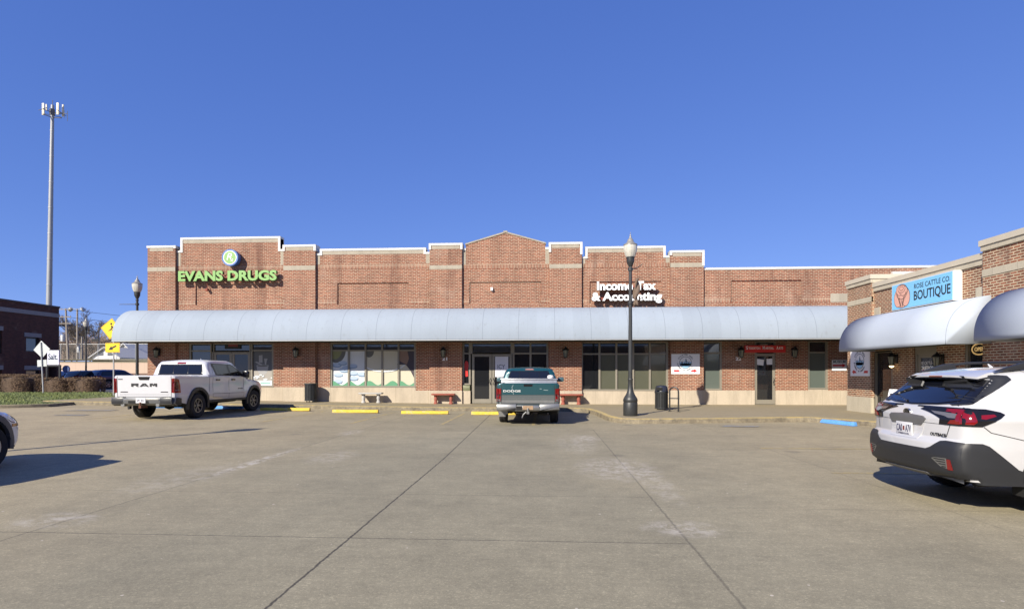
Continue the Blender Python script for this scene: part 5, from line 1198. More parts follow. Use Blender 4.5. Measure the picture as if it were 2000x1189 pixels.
def patch_add(mb, bvh, pts, ax, org, off, step=.06, skirt=.012, mi=0):
    D = {'y+': Vector((0, -1, 0)), 'y-': Vector((0, 1, 0)), 'x+': Vector((1, 0, 0)), 'x-': Vector((-1, 0, 0)), 'z-': Vector((0, 0, -1))}[ax]
    def P3(a, b): return {'y': Vector((a, org, b)), 'x': Vector((org, a, b)), 'z': Vector((a, b, org))}[ax[0]]
    bm = fill(pts, step); res = []; miss = []; nrm = {}
    for v in bm.verts:
        h = bvh.ray_cast(P3(v.co.x, v.co.y), D)
        if h[0] is None: miss.append(v.index if False else len(res)); res.append(None)
        else:
            nn_ = h[1] if h[1].dot(D) < 0 else -h[1]; nn_ = (nn_-D*.6).normalized(); res.append(h[0]+nn_*off); nrm[len(res)-1] = nn_
    ok = [(i, q) for i, q in enumerate(res) if q is not None]
    if not ok: bm.free(); return
    vs = list(bm.verts)
    for i in miss:      # beyond the silhouette: take the depth of the nearest hit
        j, q = min(ok, key=lambda e: (vs[e[0]].co-vs[i].co).length); p = P3(vs[i].co.x, vs[i].co.y); k = {'x': 0, 'y': 1, 'z': 2}[ax[0]]; p[k] = q[k]; res[i] = p; nrm[i] = nrm[j]
    bm.verts.index_update(); base = len(mb.v); F = [tuple(v.index for v in f.verts) for f in bm.faces]
    # orientation
    f0 = max(bm.faces, key=lambda f: f.calc_area()); a, b, c = [res[v.index] for v in f0.verts][:3]; nn = (b-a).cross(c-a)
    if nn.dot(D) > 0: F = [f[::-1] for f in F]
    n = len(res); allv = [tuple(q) for q in res]+[tuple(q-nrm[i]*(off+skirt)) for i, q in enumerate(res)]
    for e in bm.edges:
        if len(e.link_faces) == 1: i, j = e.verts[0].index, e.verts[1].index; F.append((i, j, j+n, i+n))
    mb.add(allv, F, mi); bm.free()
def mir(pts): return [(-a, b) for a, b in reversed(pts)]
def arcp(cx, cz, r, a0, a1, n=18): return [(cx+r*math.cos(R(a0+(a1-a0)*k/n)), cz+r*math.sin(R(a0+(a1-a0)*k/n))) for k in range(n+1)]
def wheel(root, x, y, r, w, side, rimr, spokes, rm, steer=0, rimm=None):
    Mx = Matrix.Translation((x, y, r))@Matrix.Rotation(R(steer), 4, 'Z')@Matrix.Rotation(R(-90*side), 4, 'X')     # local z -> outward
    t = MB(); h = w/2; M3 = lambda mb, prof, n, m=0: mb.add(*lathe_raw(prof, n, Mx), m)
    M3(t, [(rimr*.98, -h*.9), (rimr*1.08, -h), (r*.93, -h), (r*.985, -h*.8), (r, -h*.6), (r, h*.6), (r*.985, h*.8), (r*.93, h), (rimr*1.08, h), (rimr*.99, h*.85)], 40)
    nb = 44
    for k in range(nb):
        a = 2*math.pi*k/nb
        for q in (-1, 1): t.mbox(Mx@Matrix.Rotation(a+.04*q, 4, 'Z')@Matrix.Translation((r+.001, 0, q*h*.42)), .012, r*.09, h*.5)
    wo = t.build('wheel', M_tyre, root, smooth=40)
    q = MB(); M3(q, [(rimr*1.0, h*.86), (rimr*.93, h*.80), (rimr*.88, h*.2), (.02, h*.1)], 32, 1)
    for k in range(spokes):
        a = 2*math.pi*k/spokes
        for s_ in (-1, 1): q.mbox(Mx@Matrix.Rotation(a+s_*.13, 4, 'Z')@Matrix.Translation((rimr*.52, 0, h*.62))@Matrix.Rotation(R(-6), 4, 'Y'), rimr*.82, rimr*.09, h*.2, 0)
    M3(q, [(rimr*1.0, h*.8), (rimr*1.0, h*.9), (rimr*.9, h*.88), (rimr*.9, h*.7)], 32, 0); M3(q, [(rimr*.25, h*.5), (rimr*.24, h*.78), (rimr*.12, h*.82), (.005, h*.82)], 20, 0)
    q.build('rim', [rm, M_rimd], wo, smooth=40); return wo
def lathe_raw(prof, n, Mx):
    vs = []; fs = []
    for r_, z in prof: vs += [Mx@Vector((r_*math.cos(2*math.pi*k/n), r_*math.sin(2*math.pi*k/n), z)) for k in range(n)]
    for i in range(len(prof)-1): fs += [(i*n+k, i*n+(k+1) % n, (i+1)*n+(k+1) % n, (i+1)*n+k) for k in range(n)]
    return vs, fs
def REAR(x, y, z):     # lettering on a rear face, read from behind: text x -> -y (right), normal -> -x
    return Matrix(((0, 0, -1, x), (-1, 0, 0, y), (0, 1, 0, z), (0, 0, 0, 1)))
def RIGHT(x, y, z):    # on the right side (y = -W), text x -> +x, normal -y
    return Matrix(((1, 0, 0, x), (0, 0, -1, y), (0, 1, 0, z), (0, 0, 0, 1)))
def both(name, root, bvh, pts, off, m, W=1.6, **k):
    for ax, o_ in (('y+', W), ('y-', -W)): patch(name, root, bvh, pts, ax, o_, off, m, **k)
def gap(mb, bvh, path, ax, org, w=.008, off=.0025):
    for (a, b) in zip(path[:-1], path[1:]):
        d = Vector((b[0]-a[0], b[1]-a[1])); L = d.length; d.normalize(); n = Vector((-d.y, d.x))*w/2; a, b = Vector(a), Vector(b)
        patch_add(mb, bvh, [tuple(a-n), tuple(b-n), tuple(b+n), tuple(a+n)], ax, org, off, .15, .004)

# ---- white wagon on the right --------------------------------------------------
t = thing('parked_car', 'white station wagon with black roof rails and grey plastic bumper, seen from behind', 'car', (4.46, 7.24, 0), 0)
AR, AF, RW = 1.09, 3.84, .40
out = [(.42, .34, 'd'), (.12, .355, 'p'), (.03, .42, 'p'), (.0, .60, 'p'), (.02, .74, 'p'), (.07, .80, 'p'), (.075, 1.02, 'p'), (.11, 1.13, 'p'), (.20, 1.20, 'p'), (.485, 1.45, 'p'), (.56, 1.525, 'p'), (.75, 1.56, 'p'), (1.3, 1.60, 'p'), (2.1, 1.605, 'p'), (2.6, 1.575, 'p'), (2.85, 1.52, 'p'), (3.6, 1.09, 'p'), (4.1, 1.01, 'p'), (4.5, .93, 'p'), (4.74, .82, 'p'), (4.84, .66, 'p'), (4.86, .45, 'p'), (4.80, .28, 'd'), (4.4, .25, 'd')]
out = out[:-1]+[(AF+.44, .27, 'd')]+[(x, z, 'd') for x, z in arcp(AF, .36, .40, 5, 175)]+[(AF-.44, .27, 'd'), (AR+.46, .27, 'd')]+[(x, z, 'd') for x, z in arcp(AR, .36, .40, 5, 175)]+[(AR-.42, .33, 'd')]
def Wsub(x, z):
    w = .915
    if x < .6: w -= .085*((.6-x)/.6)**2
    if x > 4.1: w -= .22*((x-4.1)/.76)**2
    if z > 1.02: w -= (z-1.02)*.44
    if z < .5: w -= .02*(.5-z)/.25
    if .72 < z < 1.02: w -= .012*math.sin((z-.72)/.3*math.pi)
    return w
def offsub(x, z, tt):
    k = 1-abs(tt)**2.4; e = max(0, min(1, (.75-x)/.75)); f = max(0, min(1, (x-4.2)/.6))
    dx = -.085*e*k+.16*f*k+(-.10*k if 2.7 < x < 3.7 and z > 1.0 else 0)*(-1)
    dz = .022*k*(1 if z > .85 and x > .6 else 0); return dx, dz
body, bv = shell('body', t, out, Wsub, .085, offsub, [M_vwhite, M_dark], .03, 14)
# cladding, glass, lights
cl = MB()
patch_add(cl, bv, [(-.84, .37), (-.5, .337), (.5, .337), (.84, .37), (.84, .77), (.66, .775), (.60, .765), (.50, .69), (.44, .665), (-.44, .665), (-.50, .69), (-.60, .765), (-.66, .775), (-.84, .77)], 'x+', -1, .016, .035)
for ax, o_ in (('y+', 1.6), ('y-', -1.6)):
    patch_add(cl, bv, [(.02, .37), (.10, .322), (.67, .322), (.67, .47), (.58, .50), (.30, .745), (.24, .77), (.02, .77)], ax, o_, .016, .035)
    for cx in (AR, AF): patch_add(cl, bv, arcp(cx, .36, .402, -5, 185)+arcp(cx, .36, .475, 185, -5), ax, o_, .016)
    patch_add(cl, bv, [(AR+.46, .27), (AF-.46, .27), (AF-.46, .42), (AR+.46, .42)], ax, o_, .014)
    patch_add(cl, bv, [(AF+.46, .27), (4.83, .27), (4.83, .44), (AF+.5, .46)], ax, o_, .014)
cl.build('bumper_cladding', M_plast, t, smooth=50)
cm = MB(); cm.box(-.045, .06, -.52, .52, .664, .682); cm.build('step_plate', M_trim, t, bevel=.004)
cm = MB()
for k in range(5): patch_add(cm, bv, [(-.40, .672+.0*k), (-.40, .676), (.40, .676), (.40, .672)], 'x+', -1, .02+.002*k)
cm = MB(); patch_add(cm, bv, [(-.42, .33), (.42, .33), (.40, .40), (-.40, .40)], 'x+', -1, .03); cm.build('diffuser', mat('silver_plastic', (.12, .12, .125), .4), t)
gp = patch('rear_window', t, bv, [(-.76, 1.20), (-.40, 1.165), (0, 1.15), (.40, 1.165), (.76, 1.20), (.72, 1.30), (.66, 1.455), (0, 1.458), (-.66, 1.455), (-.72, 1.30)], 'x+', -1, .009, M_trim, step=.03)
patch('glass', gp, bv, [(-.62, 1.218), (-.38, 1.178), (0, 1.163), (.38, 1.178), (.62, 1.218), (.585, 1.34), (.54, 1.42), (0, 1.438), (-.54, 1.42), (-.585, 1.34)], 'x+', -1, .016, M_cargl, step=.03)
bm_ = MB(); patch_add(bm_, bv, [(-.11, 1.44), (.11, 1.44), (.11, 1.447), (-.11, 1.447)], 'x+', -1, .004); bm_.box(.338, .345, -.11, .11, 1.489, 1.502); bm_.build('brake_light', M_tail, gp)
for s_ in (-1, 1):
    sp_ = MB()       # rear quarter fins between the glass and the roof
    pts = [(.13, 1.165), (.22, 1.19), (.34, 1.27), (.66, 1.46), (.64, 1.50), (.45, 1.515), (.34, 1.50), (.28, 1.36)]
    patch_add(sp_, bv, pts, 'y+' if s_ > 0 else 'y-', 1.6*s_, .010, .03); sp_.build('rear_quarter_trim', M_plast, t, smooth=60)
def spoil(zt, zb_, xr, ww, m, name):
    vs = []; ny = 10
    for k in range(ny+1):
        q = -1+2*k/ny; y = ww*q; cz = .022*(1-abs(q)**2.4); xx = xr+.05*abs(q)**3
        vs += [(xx, y, zb_+cz-.004), (xx, y, zb_+.018+cz), (.50, y, zt-.045+cz), (.86, y*1.0, zt+cz), (.86, y, zt-.03+cz), (.52, y, zt-.085+cz)]
    n = 6; mb = MB(); mb.add(vs, [(i*n+j, i*n+(j+1) % n, (i+1)*n+(j+1) % n, (i+1)*n+j) for i in range(ny) for j in range(n)]+[tuple(range(n-1, -1, -1)), tuple(range(ny*n, ny*n+n))]); return mb.build(name, m, t, smooth=40)
spoil(1.578, 1.470, .345, .60, M_vwhite, 'roof_spoiler'); spoil(1.560, 1.452, .36, .585, M_plast, 'spoiler_underside')
for s_ in (-1, 1):
    f = (lambda p: mir(p)) if s_ > 0 else (lambda p: p)
    tl = MB(); patch_add(tl, bv, f([(-.80, .955), (-.61, .955), (-.66, 1.02), (-.60, 1.045), (-.46, 1.06), (-.33, 1.115), (-.36, 1.125), (-.80, 1.145)]), 'x+', -1, .012, .03)
    patch_add(tl, bv, [(.03, .955), (.24, .955), (.42, 1.045), (.47, 1.085), (.43, 1.11), (.30, 1.14), (.035, 1.145)], 'y+' if s_ > 0 else 'y-', 1.6*s_, .012, .03)
    to = tl.build('tail_light', M_trim, t, smooth=60)
    rl = MB(); patch_add(rl, bv, f([(-.79, .97), (-.655, .97), (-.69, 1.012), (-.745, 1.018), (-.745, 1.092), (-.60, 1.10), (-.60, 1.112), (-.79, 1.125)]), 'x+', -1, .019, .03)
    patch_add(rl, bv, [(.08, .975), (.16, .975), (.19, 1.0), (.18, 1.10), (.14, 1.128), (.08, 1.13)], 'y+' if s_ > 0 else 'y-', 1.6*s_, .017)
    patch_add(rl, bv, [(.23, 1.035), (.27, 1.03), (.38, 1.065), (.36, 1.085), (.24, 1.075)], 'y+' if s_ > 0 else 'y-', 1.6*s_, .016)
    rl.build('red_lens', M_tail, to, smooth=60)
    rl = MB(); patch_add(rl, bv, f([(-.735, 1.03), (-.66, 1.03), (-.60, 1.05), (-.47, 1.068), (-.40, 1.098), (-.59, 1.09), (-.735, 1.08)]), 'x+', -1, .019); rl.build('clear_lens', M_clear, to, smooth=60)
    rf_ = MB(); patch_add(rf_, bv, f([(-.775, .465), (-.715, .465), (-.72, .58), (-.755, .58)]), 'x+', -1, .022); rf_.build('reflector', M_tail, t, smooth=60)
    vn = MB(); patch_add(vn, bv, f([(-.71, .475), (-.63, .49), (-.53, .57), (-.56, .585), (-.715, .59)]), 'x+', -1, .017); vo = vn.build('bumper_vent', M_chromed, t)
    vn = MB(); [patch_add(vn, bv, f([(-.70, .487+.026*k), (-.66+.03*k, .487+.026*k), (-.64+.03*k, .50+.026*k), (-.70, .50+.026*k)]), 'x+', -1, .02) for k in range(4)]; vn.build('vent_slots', M_gap, vo)
gp = MB()
gap(gp, bv, [(-.78, 1.14), (-.62, 1.18)], 'x+', -1); gap(gp, bv, [(.78, 1.14), (.62, 1.18)], 'x+', -1); gap(gp, bv, [(-.67, .95), (-.63, .82)], 'x+', -1); gap(gp, bv, [(.67, .95), (.63, .82)], 'x+', -1); gap(gp, bv, [(-.60, .955), (.60, .955)], 'x+', -1, .005)
gap(gp, bv, [(.26, .95), (.33, .89), (.66, .81)], 'y-', -1.6); gap(gp, bv, [(.84, 1.49), (.86, 1.53), (.83, 1.56)], 'y-', -1.6, .006)
for s_, ax in ((-1, 'y-'), (1, 'y+')):
    gap(gp, bv, [(2.45, 1.05), (2.42, .5), (2.42, .42)], ax, s_*1.6); gap(gp, bv, [(1.38, 1.05), (1.30, .80), (1.62, .44)], ax, s_*1.6); gap(gp, bv, [(3.45, 1.02), (3.36, .44)], ax, s_*1.6)
gp.build('panel_gap', M_gap, t)
for ax, o_ in (('y+', 1.6), ('y-', -1.6)):
    sw = patch('side_window', t, bv, [(.80, 1.235), (1.0, 1.17), (3.30, 1.07), (3.46, 1.09), (2.95, 1.40), (2.65, 1.485), (1.9, 1.525), (1.25, 1.50), (.95, 1.42)], ax, o_, .005, M_trim)
    for pts in ([(.90, 1.245), (1.03, 1.20), (1.32, 1.185), (1.40, 1.465), (1.27, 1.465), (1.0, 1.385)], [(1.40, 1.18), (2.36, 1.135), (2.36, 1.49), (1.9, 1.495), (1.47, 1.47)], [(2.44, 1.13), (3.20, 1.10), (3.30, 1.11), (2.92, 1.37), (2.64, 1.455), (2.44, 1.475)]): patch('glass', sw, bv, pts, ax, o_, .009, M_cargl, step=.12)
    for xh in (1.62, 2.62): m = MB(); patch_add(m, bv, [(xh, .955), (xh+.2, .96), (xh+.2, .99), (xh, .985)], ax, o_, .04); m.build('door_handle', M_vwhite, t)
ws = patch('windscreen', t, bv, [(2.92, -.56), (3.52, -.68), (3.60, -.3), (3.62, 0), (3.60, .3), (3.52, .68), (2.92, .56), (2.87, 0)], 'z-', 2, .006, M_cargl)
# plate recess and plate
m = MB(); patch_add(m, bv, [(-.345, 1.0), (-.28, .92), (.28, .92), (.345, 1.0), (.30, 1.028), (0, 1.045), (-.30, 1.028)], 'x+', -1, .014); m.build('plate_light_bar', mat('grey_satin', (.20, .20, .205), .3, .6), t, smooth=60)
m = MB(); patch_add(m, bv, [(-.26, .755), (.26, .755), (.33, .95), (-.33, .95)], 'x+', -1, .004); m.build('plate_recess', M_vwhite, t, smooth=60)
xr = bv.ray_cast(Vector((-1, 0, .86)), Vector((1, 0, 0)))[0].x-.028
m = MB(); m.box(xr, xr+.008, -.155, .155, .78, .935); pl = m.build('number_plate', M_plate, t, bevel=.002)
m = MB(); m.text('CA0', REAR(xr-.002, .085, .862), w=.105, h=.085, ext=.003); m.text('A7V', REAR(xr-.002, -.085, .862), w=.105, h=.085, ext=.003); m.text('MISSOURI', REAR(xr-.002, 0, .795), w=.20, h=.016, ext=.003); m.build('lettering', mat('plate_navy', (.02, .02, .07), .5, var=0), pl, smooth=0)
m = MB(); m.box(xr-.003, xr-.001, -.014, .014, .835, .885); m.build('sticker', M_tail, pl)
xb_ = bv.ray_cast(Vector((-1, -.50, .80)), Vector((1, 0, 0)))[0].x; m = MB()
m.text('OUTBACK', REAR(xb_-.003, -.535, .835)@Matrix.Rotation(R(5), 4, 'Y'), w=.235, h=.034, ext=.006); m.build('lettering', M_badge, t, smooth=0)
xb_ = bv.ray_cast(Vector((-1, 0, 1.06)), Vector((1, 0, 0)))[0].x; m = MB(); Fm = REAR(xb_-.004, 0, 1.062)
m.prism(ell(0, 0, .062, .042, 24), lambda a, b: Fm@Vector((a, b, .012)), lambda a, b: Fm@Vector((a, b, -.01)), 0); m.prism(ell(0, 0, .053, .033, 24), lambda a, b: Fm@Vector((a, b, .014)), lambda a, b: Fm@Vector((a, b, .0125)), 1)
for (a, b, q) in ((-.028, .006, .011), (.0, .012, .006), (.018, .010, .006), (.03, -.002, .006), (.012, -.014, .006), (-.01, -.012, .006)): m.prism([(a-q, b), (a, b-q), (a+q, b), (a, b+q)], lambda u, v: Fm@Vector((u, v, .017)), lambda u, v: Fm@Vector((u, v, .0145)), 0)
m.build('emblem', [M_chrome, M_badge], t, smooth=0)
m = MB(); m.tube([(.13, .12, 1.165), (.07+.02, .14, 1.19)], .018, 8); m.tube([(.09, .13, 1.19), (.16, .33, 1.225), (.20, .50, 1.245)], [.014, .012, .008], 6); m.build('rear_wiper', M_trim, t)
for s_ in (-1, 1):      # roof rails
    m = MB(); y = .62*s_; m.tube([(.85, y, 1.625), (1.15, y, 1.665), (2.1, y, 1.685), (2.7, y, 1.665), (2.95, y, 1.62)], .019, 8)
    for a, b, c_ in ((.55, 1.02, 1.55), (2.62, 3.05, 1.52)):
        m.prism([(a, c_), (b, c_+.03), (b-.05, c_+.115), (a+.30, c_+.10)] if a < 1 else [(a, c_+.05), (b, c_-.04), (b-.15, c_+.09), (a+.05, c_+.15)], lambda u, v: (u, y-.03, v), lambda u, v: (u, y+.03, v))
    m.build('roof_rail', M_plast, t, bevel=.008)
for xq in (1.35, 2.45): m = MB(); m.tube([(xq, -.62, 1.672), (xq, .62, 1.672)], .014, 8); m.build('crossbar', M_plast, t)
m = MB(); m.tube([(1.0, -.0, 1.60), (.96, 0, 1.645)], [.02, .006], 8); m.build('antenna', M_vwhite, t)
m = MB(); m.tube([(.62, -.62, .30), (.35, -.62, .30)], .04, 10); m.tube([(.3, .3, .33), (.3, -.3, .33)], .05, 8); m.build('exhaust', M_dark, t)
for s_ in (-1, 1):
    wheel(t, AR, .80*s_, .345, .225, s_, .235, 5, M_rim); wheel(t, AF, .80*s_, .345, .225, s_, .235, 5, M_rim)
    m = MB(); m.prism([(AR-.41, .20), (AR-.35, .20), (AR-.38, .42), (AR-.43, .42)], lambda a, b: (a, .72*s_, b), lambda a, b: (a, .90*s_, b)); m.build('mud_flap', M_dark, t)
    m = MB(); m.mbox(Matrix.Translation((3.15, 1.02*s_, 1.10)), .12, .2, .14); m.tube([(3.2, .86*s_, 1.06), (3.16, .96*s_, 1.08)], .03, 6); m.build('side_mirror', M_vwhite, t, bevel=.03)

# ---- pickups ------------------------------------------------------------------
def pickup(t, body_mats, dims, two_tone=None):
    L, W_, zb, zr, xc, AR, AF, RW, RI = dims['L'], dims['W'], dims['bed'], dims['roof'], dims['cab'], dims['AR'], dims['AF'], dims['RW'], dims['RI']
    ra = RW+.09; zr0 = dims.get('rock', .47); hz = dims['hood']; xw = dims['wind']
    out = [(.36, .56, 'd'), (.13, .56, 'p'), (.11, .62, 'p'), (.09, zb-.02, 'p'), (.11, zb, 'b'), (xc-.04, zb, 'p'), (xc, zb+.03, 'p'), (xc+.07, zr-.14, 'p'), (xc+.17, zr-.04, 'p'), (xc+.5, zr, 'p'), (xw-.95, zr, 'p'), (xw-.70, zr-.05, 'p'), (xw, hz+.06, 'p'), (xw+.2, hz, 'p'), (L-.45, hz-.10, 'p'), (L-.16, hz-.20, 'p'), (L-.06, hz-.38, 'p'), (L-.04, .5, 'p'), (L-.12, .36, 'd'), (AF+ra+.03, .40, 'd')]
    out += [(x, z, 'd') for x, z in arcp(AF, RW+.02, ra, 0, 180, 20)]+[(AF-ra-.02, zr0, 'd'), (AR+ra+.02, zr0, 'd')]+[(x, z, 'd') for x, z in arcp(AR, RW+.02, ra, 0, 180, 20)]+[(AR-ra-.02, .48, 'd')]
    bt = dims.get('belt', zb-.02)
    def Wf(x, z):
        w = W_/2
        if x < .3: w -= .035*((.3-x)/.3)**2
        if x > L-1.0: w -= .20*((x-L+1.0)/1.0)**2
        if z > bt: w -= (z-bt)*(.34 if x > xc-.3 else .1)
        if z < .75: w -= .04*(.75-z)/.3
        if .8 < z < bt: w -= .018*math.sin((z-.8)/(bt-.8)*math.pi)
        if x > xc-.06 and z < bt: w -= .0
        return w
    def offs(x, z, tt):
        k = 1-abs(tt)**2.5; f = max(0, min(1, (x-L+.9)/.9)); return (.12*f*k+(.10*k if xw-.9 < x < xw+.1 and z > hz else 0), .03*k if (z > hz-.12 and x > xc+.05) else 0)
    b, bv = shell('body', t, out, Wf, dims.get('r', .065), offs, body_mats, .06, 10)
    bl = MB(); yw = W_/2-.11; bl.box(.16, xc-.05, -yw, yw, .78, .80); bl.box(.13, .16, -yw, yw, .78, zb-.01); bl.box(xc-.05, xc-.02, -yw, yw, .78, zb-.01)
    for s_ in (-1, 1): bl.box(.16, xc-.05, s_*yw-.015, s_*yw+.015, .78, zb-.012)
    bl.build('truck_bed', M_plast, t); return b, bv, Wf
def gatext(bv, txt, y, z, w, h, m, root, ext=.012, off=0, name='lettering'):
    x = bv.ray_cast(Vector((-1, y, z)), Vector((1, 0, 0)))[0].x; mb = MB(); mb.text(txt, REAR(x-.004, y, z), w=w, h=h, ext=ext, off=off); return mb.build(name, m, root, smooth=0)

t = thing('pickup_truck', 'white crew cab pickup truck parked at the pharmacy entrance', 'pickup truck', (-12.18, 16.35, gz(-12.2, 18)), R(90)); SC = .965; t.scale = (SC,)*3
D = dict(L=5.9, W=2.04, bed=1.42, roof=1.94, cab=1.86, AR=1.30, AF=4.93, RW=.41, RI=.25, hood=1.27, wind=4.30, belt=1.40, rock=.50)
b, bv, Wf = pickup(t, [M_vwhite2, M_dark], D)
m = MB(); yq = 1.02
m.prism([(-.02, .53), (.10, .47), (.20, .50), (.20, .70), (.10, .715), (-.02, .71), (-.04, .62)], lambda a, b_: (a, -.60, b_), lambda a, b_: (a, .60, b_), 0)
for s_ in (-1, 1):
    m.prism([(-.03, .52), (.10, .46), (.24, .48), (.24, .72), (.10, .735), (-.03, .73), (-.05, .62)], lambda a, b_: (a, s_*.60, b_), lambda a, b_: (a+.0, s_*.98, b_), 1)
    m.prism([(.0, .54), (.12, .46), (.34, .50), (.34, .70), (.16, .73), (.04, .72)], lambda a, b_: (a, s_*.98, b_), lambda a, b_: (a+.04, s_*1.045, b_), 1)
m.build('rear_bumper', [mat('bumper_grey_metal', (.16, .165, .17), .35, .5), M_plast], t, bevel=.012)
m = MB(); m.box(-.05, -.035, -.58, .58, .63, .70); m.build('bumper_step', M_chromed, t, bevel=.004)
m = MB(); m.box(-.065, -.052, -.155, .155, .56, .72); pl = m.build('number_plate', M_plate, t); m = MB(); m.text('5PC B57', REAR(-.067, 0, .635), w=.25, h=.08, ext=.003); m.build('lettering', bpy.data.materials['plate_navy'], pl, smooth=0)
m = MB(); m.box(-.045, -.02, -.235, -.17, .55, .69); m.box(-.045, -.02, .17, .42, .55, .64); m.build('bumper_recess', M_dark, t)
for y in (-.52, .62): m = MB(); m.tube([(-.02, y, .50), (.3, y, .50)], .06, 14); m.build('exhaust_tip', M_chromed, t)
m = MB(); m.box(-.10, .2, -.04, .04, .40, .48); m.lathe([(.028, .48), (.03, .56), (.02, .58)], (-.08, 0, 0), n=10); m.build('tow_hitch', M_rust, t)
m = MB()
gap(m, bv, [(-.885, .72), (-.885, 1.40)], 'x+', -1, .012); gap(m, bv, [(.885, .72), (.885, 1.40)], 'x+', -1, .012); gap(m, bv, [(-.88, .745), (.88, .745)], 'x+', -1, .015); gap(m, bv, [(-.80, .82), (.80, .82)], 'x+', -1, .005)
for ax, o_ in (('y-', -2), ('y+', 2)):
    gap(m, bv, [(1.90, .52), (1.92, 1.40)], ax, o_, .012); gap(m, bv, [(2.12, .66), (2.12, 1.34), (2.2, 1.86)], ax, o_, .010); gap(m, bv, [(3.12, .60), (3.12, 1.38)], ax, o_, .010); gap(m, bv, [(2.12, .66), (4.14, .60)], ax, o_, .008); gap(m, bv, [(4.14, .60), (4.14, 1.36)], ax, o_, .010)
    gap(m, bv, [(2.1, .78), (4.1, .76)], ax, o_, .012, .002)
m.build('panel_gap', M_gap, t)
for s_ in (-1, 1):
    f = mir if s_ > 0 else (lambda p: p); ax, o_ = ('y+', 2) if s_ > 0 else ('y-', -2)
    tl = MB(); patch_add(tl, bv, f([(-.98, .87), (-.90, .88), (-.905, 1.325), (-.98, 1.33)]), 'x+', -1, .012); patch_add(tl, bv, [(.08, .87), (.36, .87), (.35, 1.10), (.27, 1.30), (.08, 1.33)], ax, o_, .012); to = tl.build('tail_light', M_tail, t, smooth=60)
    tl = MB(); patch_add(tl, bv, [(.14, .98), (.30, .98), (.29, 1.10), (.24, 1.22), (.14, 1.23)], ax, o_, .016); patch_add(tl, bv, f([(-.97, .98), (-.93, .98), (-.93, 1.22), (-.97, 1.22)]), 'x+', -1, .016); tl.build('dark_lens', M_taild, to)
    tl = MB(); patch_add(tl, bv, [(.13, .93), (.32, .93), (.32, .965), (.13, .965)], ax, o_, .018); tl.build('reversing_lens', M_clear, to)
    for cx in (D['AR'], D['AF']): fl = MB(); patch_add(fl, bv, arcp(cx, .43, .495, -12, 192)+arcp(cx, .43, .60, 192, -12), ax, o_, .035, skirt=.03); fl.build('wheel_flare', M_plast, t, smooth=60)
    fl = MB(); patch_add(fl, bv, [(D['AR']+.55, .49), (D['AF']-.56, .49), (D['AF']-.56, .57), (D['AR']+.55, .57)], ax, o_, .015); fl.build('rocker_trim', M_plast, t)
    for k in (2.30, 3.28): m = MB(); patch_add(m, bv, [(k, 1.235), (k+.22, 1.235), (k+.22, 1.285), (k, 1.285)], ax, o_, .03, skirt=.03); m.build('door_handle', M_trim, t)
    sw = patch('side_window', t, bv, [(2.28, 1.42), (4.10, 1.38), (4.20, 1.40), (3.60, 1.76), (3.40, 1.82), (2.22, 1.84), (2.18, 1.80)], ax, o_, .004, M_trim)
    patch('glass', sw, bv, [(2.36, 1.45), (3.12, 1.43), (3.10, 1.79), (2.28, 1.80)], ax, o_, .008, M_cargl, step=.12); patch('glass', sw, bv, [(3.24, 1.43), (4.0, 1.40), (3.58, 1.72), (3.38, 1.78), (3.22, 1.785)], ax, o_, .008, M_cargl, step=.12)
    m = MB(); m.mbox(Matrix.Translation((3.92, s_*1.22, 1.46)), .14, .24, .24); m.tube([(3.98, s_*.95, 1.38), (3.95, s_*1.14, 1.42)], .035, 6); m.build('side_mirror', M_trim, t, bevel=.035)
    wheel(t, D['AR'], s_*.875, .41, .28, s_, .235, 6, M_rimg); wheel(t, D['AF'], s_*.875, .41, .28, s_, .235, 6, M_rimg, steer=-8)
    m = MB(); patch_add(m, bv, [(3.72, .905), (4.06, .90), (4.06, .93), (3.72, .935)], ax, o_, .008); m.build('door_badge', M_badge, t)
m = MB(); patch_add(m, bv, [(-.80, 1.435), (.80, 1.435), (.74, 1.80), (-.74, 1.80)], 'x+', 1.2, .006); rw_ = m.build('rear_window', M_trim, t); 
m = MB(); [patch_add(m, bv, q, 'x+', 1.2, .011) for q in ([(-.76, 1.46), (-.27, 1.46), (-.27, 1.775), (-.71, 1.775)], [(-.25, 1.46), (.25, 1.46), (.25, 1.775), (-.25, 1.775)], [(.27, 1.46), (.76, 1.46), (.71, 1.775), (.27, 1.775)])]; m.build('glass', M_cargl, rw_)
m = MB(); patch_add(m, bv, [(-.16, 1.815), (.16, 1.815), (.14, 1.865), (-.14, 1.865)], 'x+', 1.2, .012); m.build('brake_light', M_tail, t)
m = MB(); patch_add(m, bv, [(-.15, 1.28), (.15, 1.28), (.19, 1.38), (-.19, 1.38)], 'x+', -1, .014); m.build('tailgate_handle', M_trim, t)
xg = bv.ray_cast(Vector((-1, 0, 1.12)), Vector((1, 0, 0)))[0].x-.004; m = MB(); Fm = REAR(xg, 0, 1.12)
def slab(pts): m.prism(pts, lambda a, b_: Fm@Vector((a, b_, .012)), lambda a, b_: Fm@Vector((a, b_, -.006)))
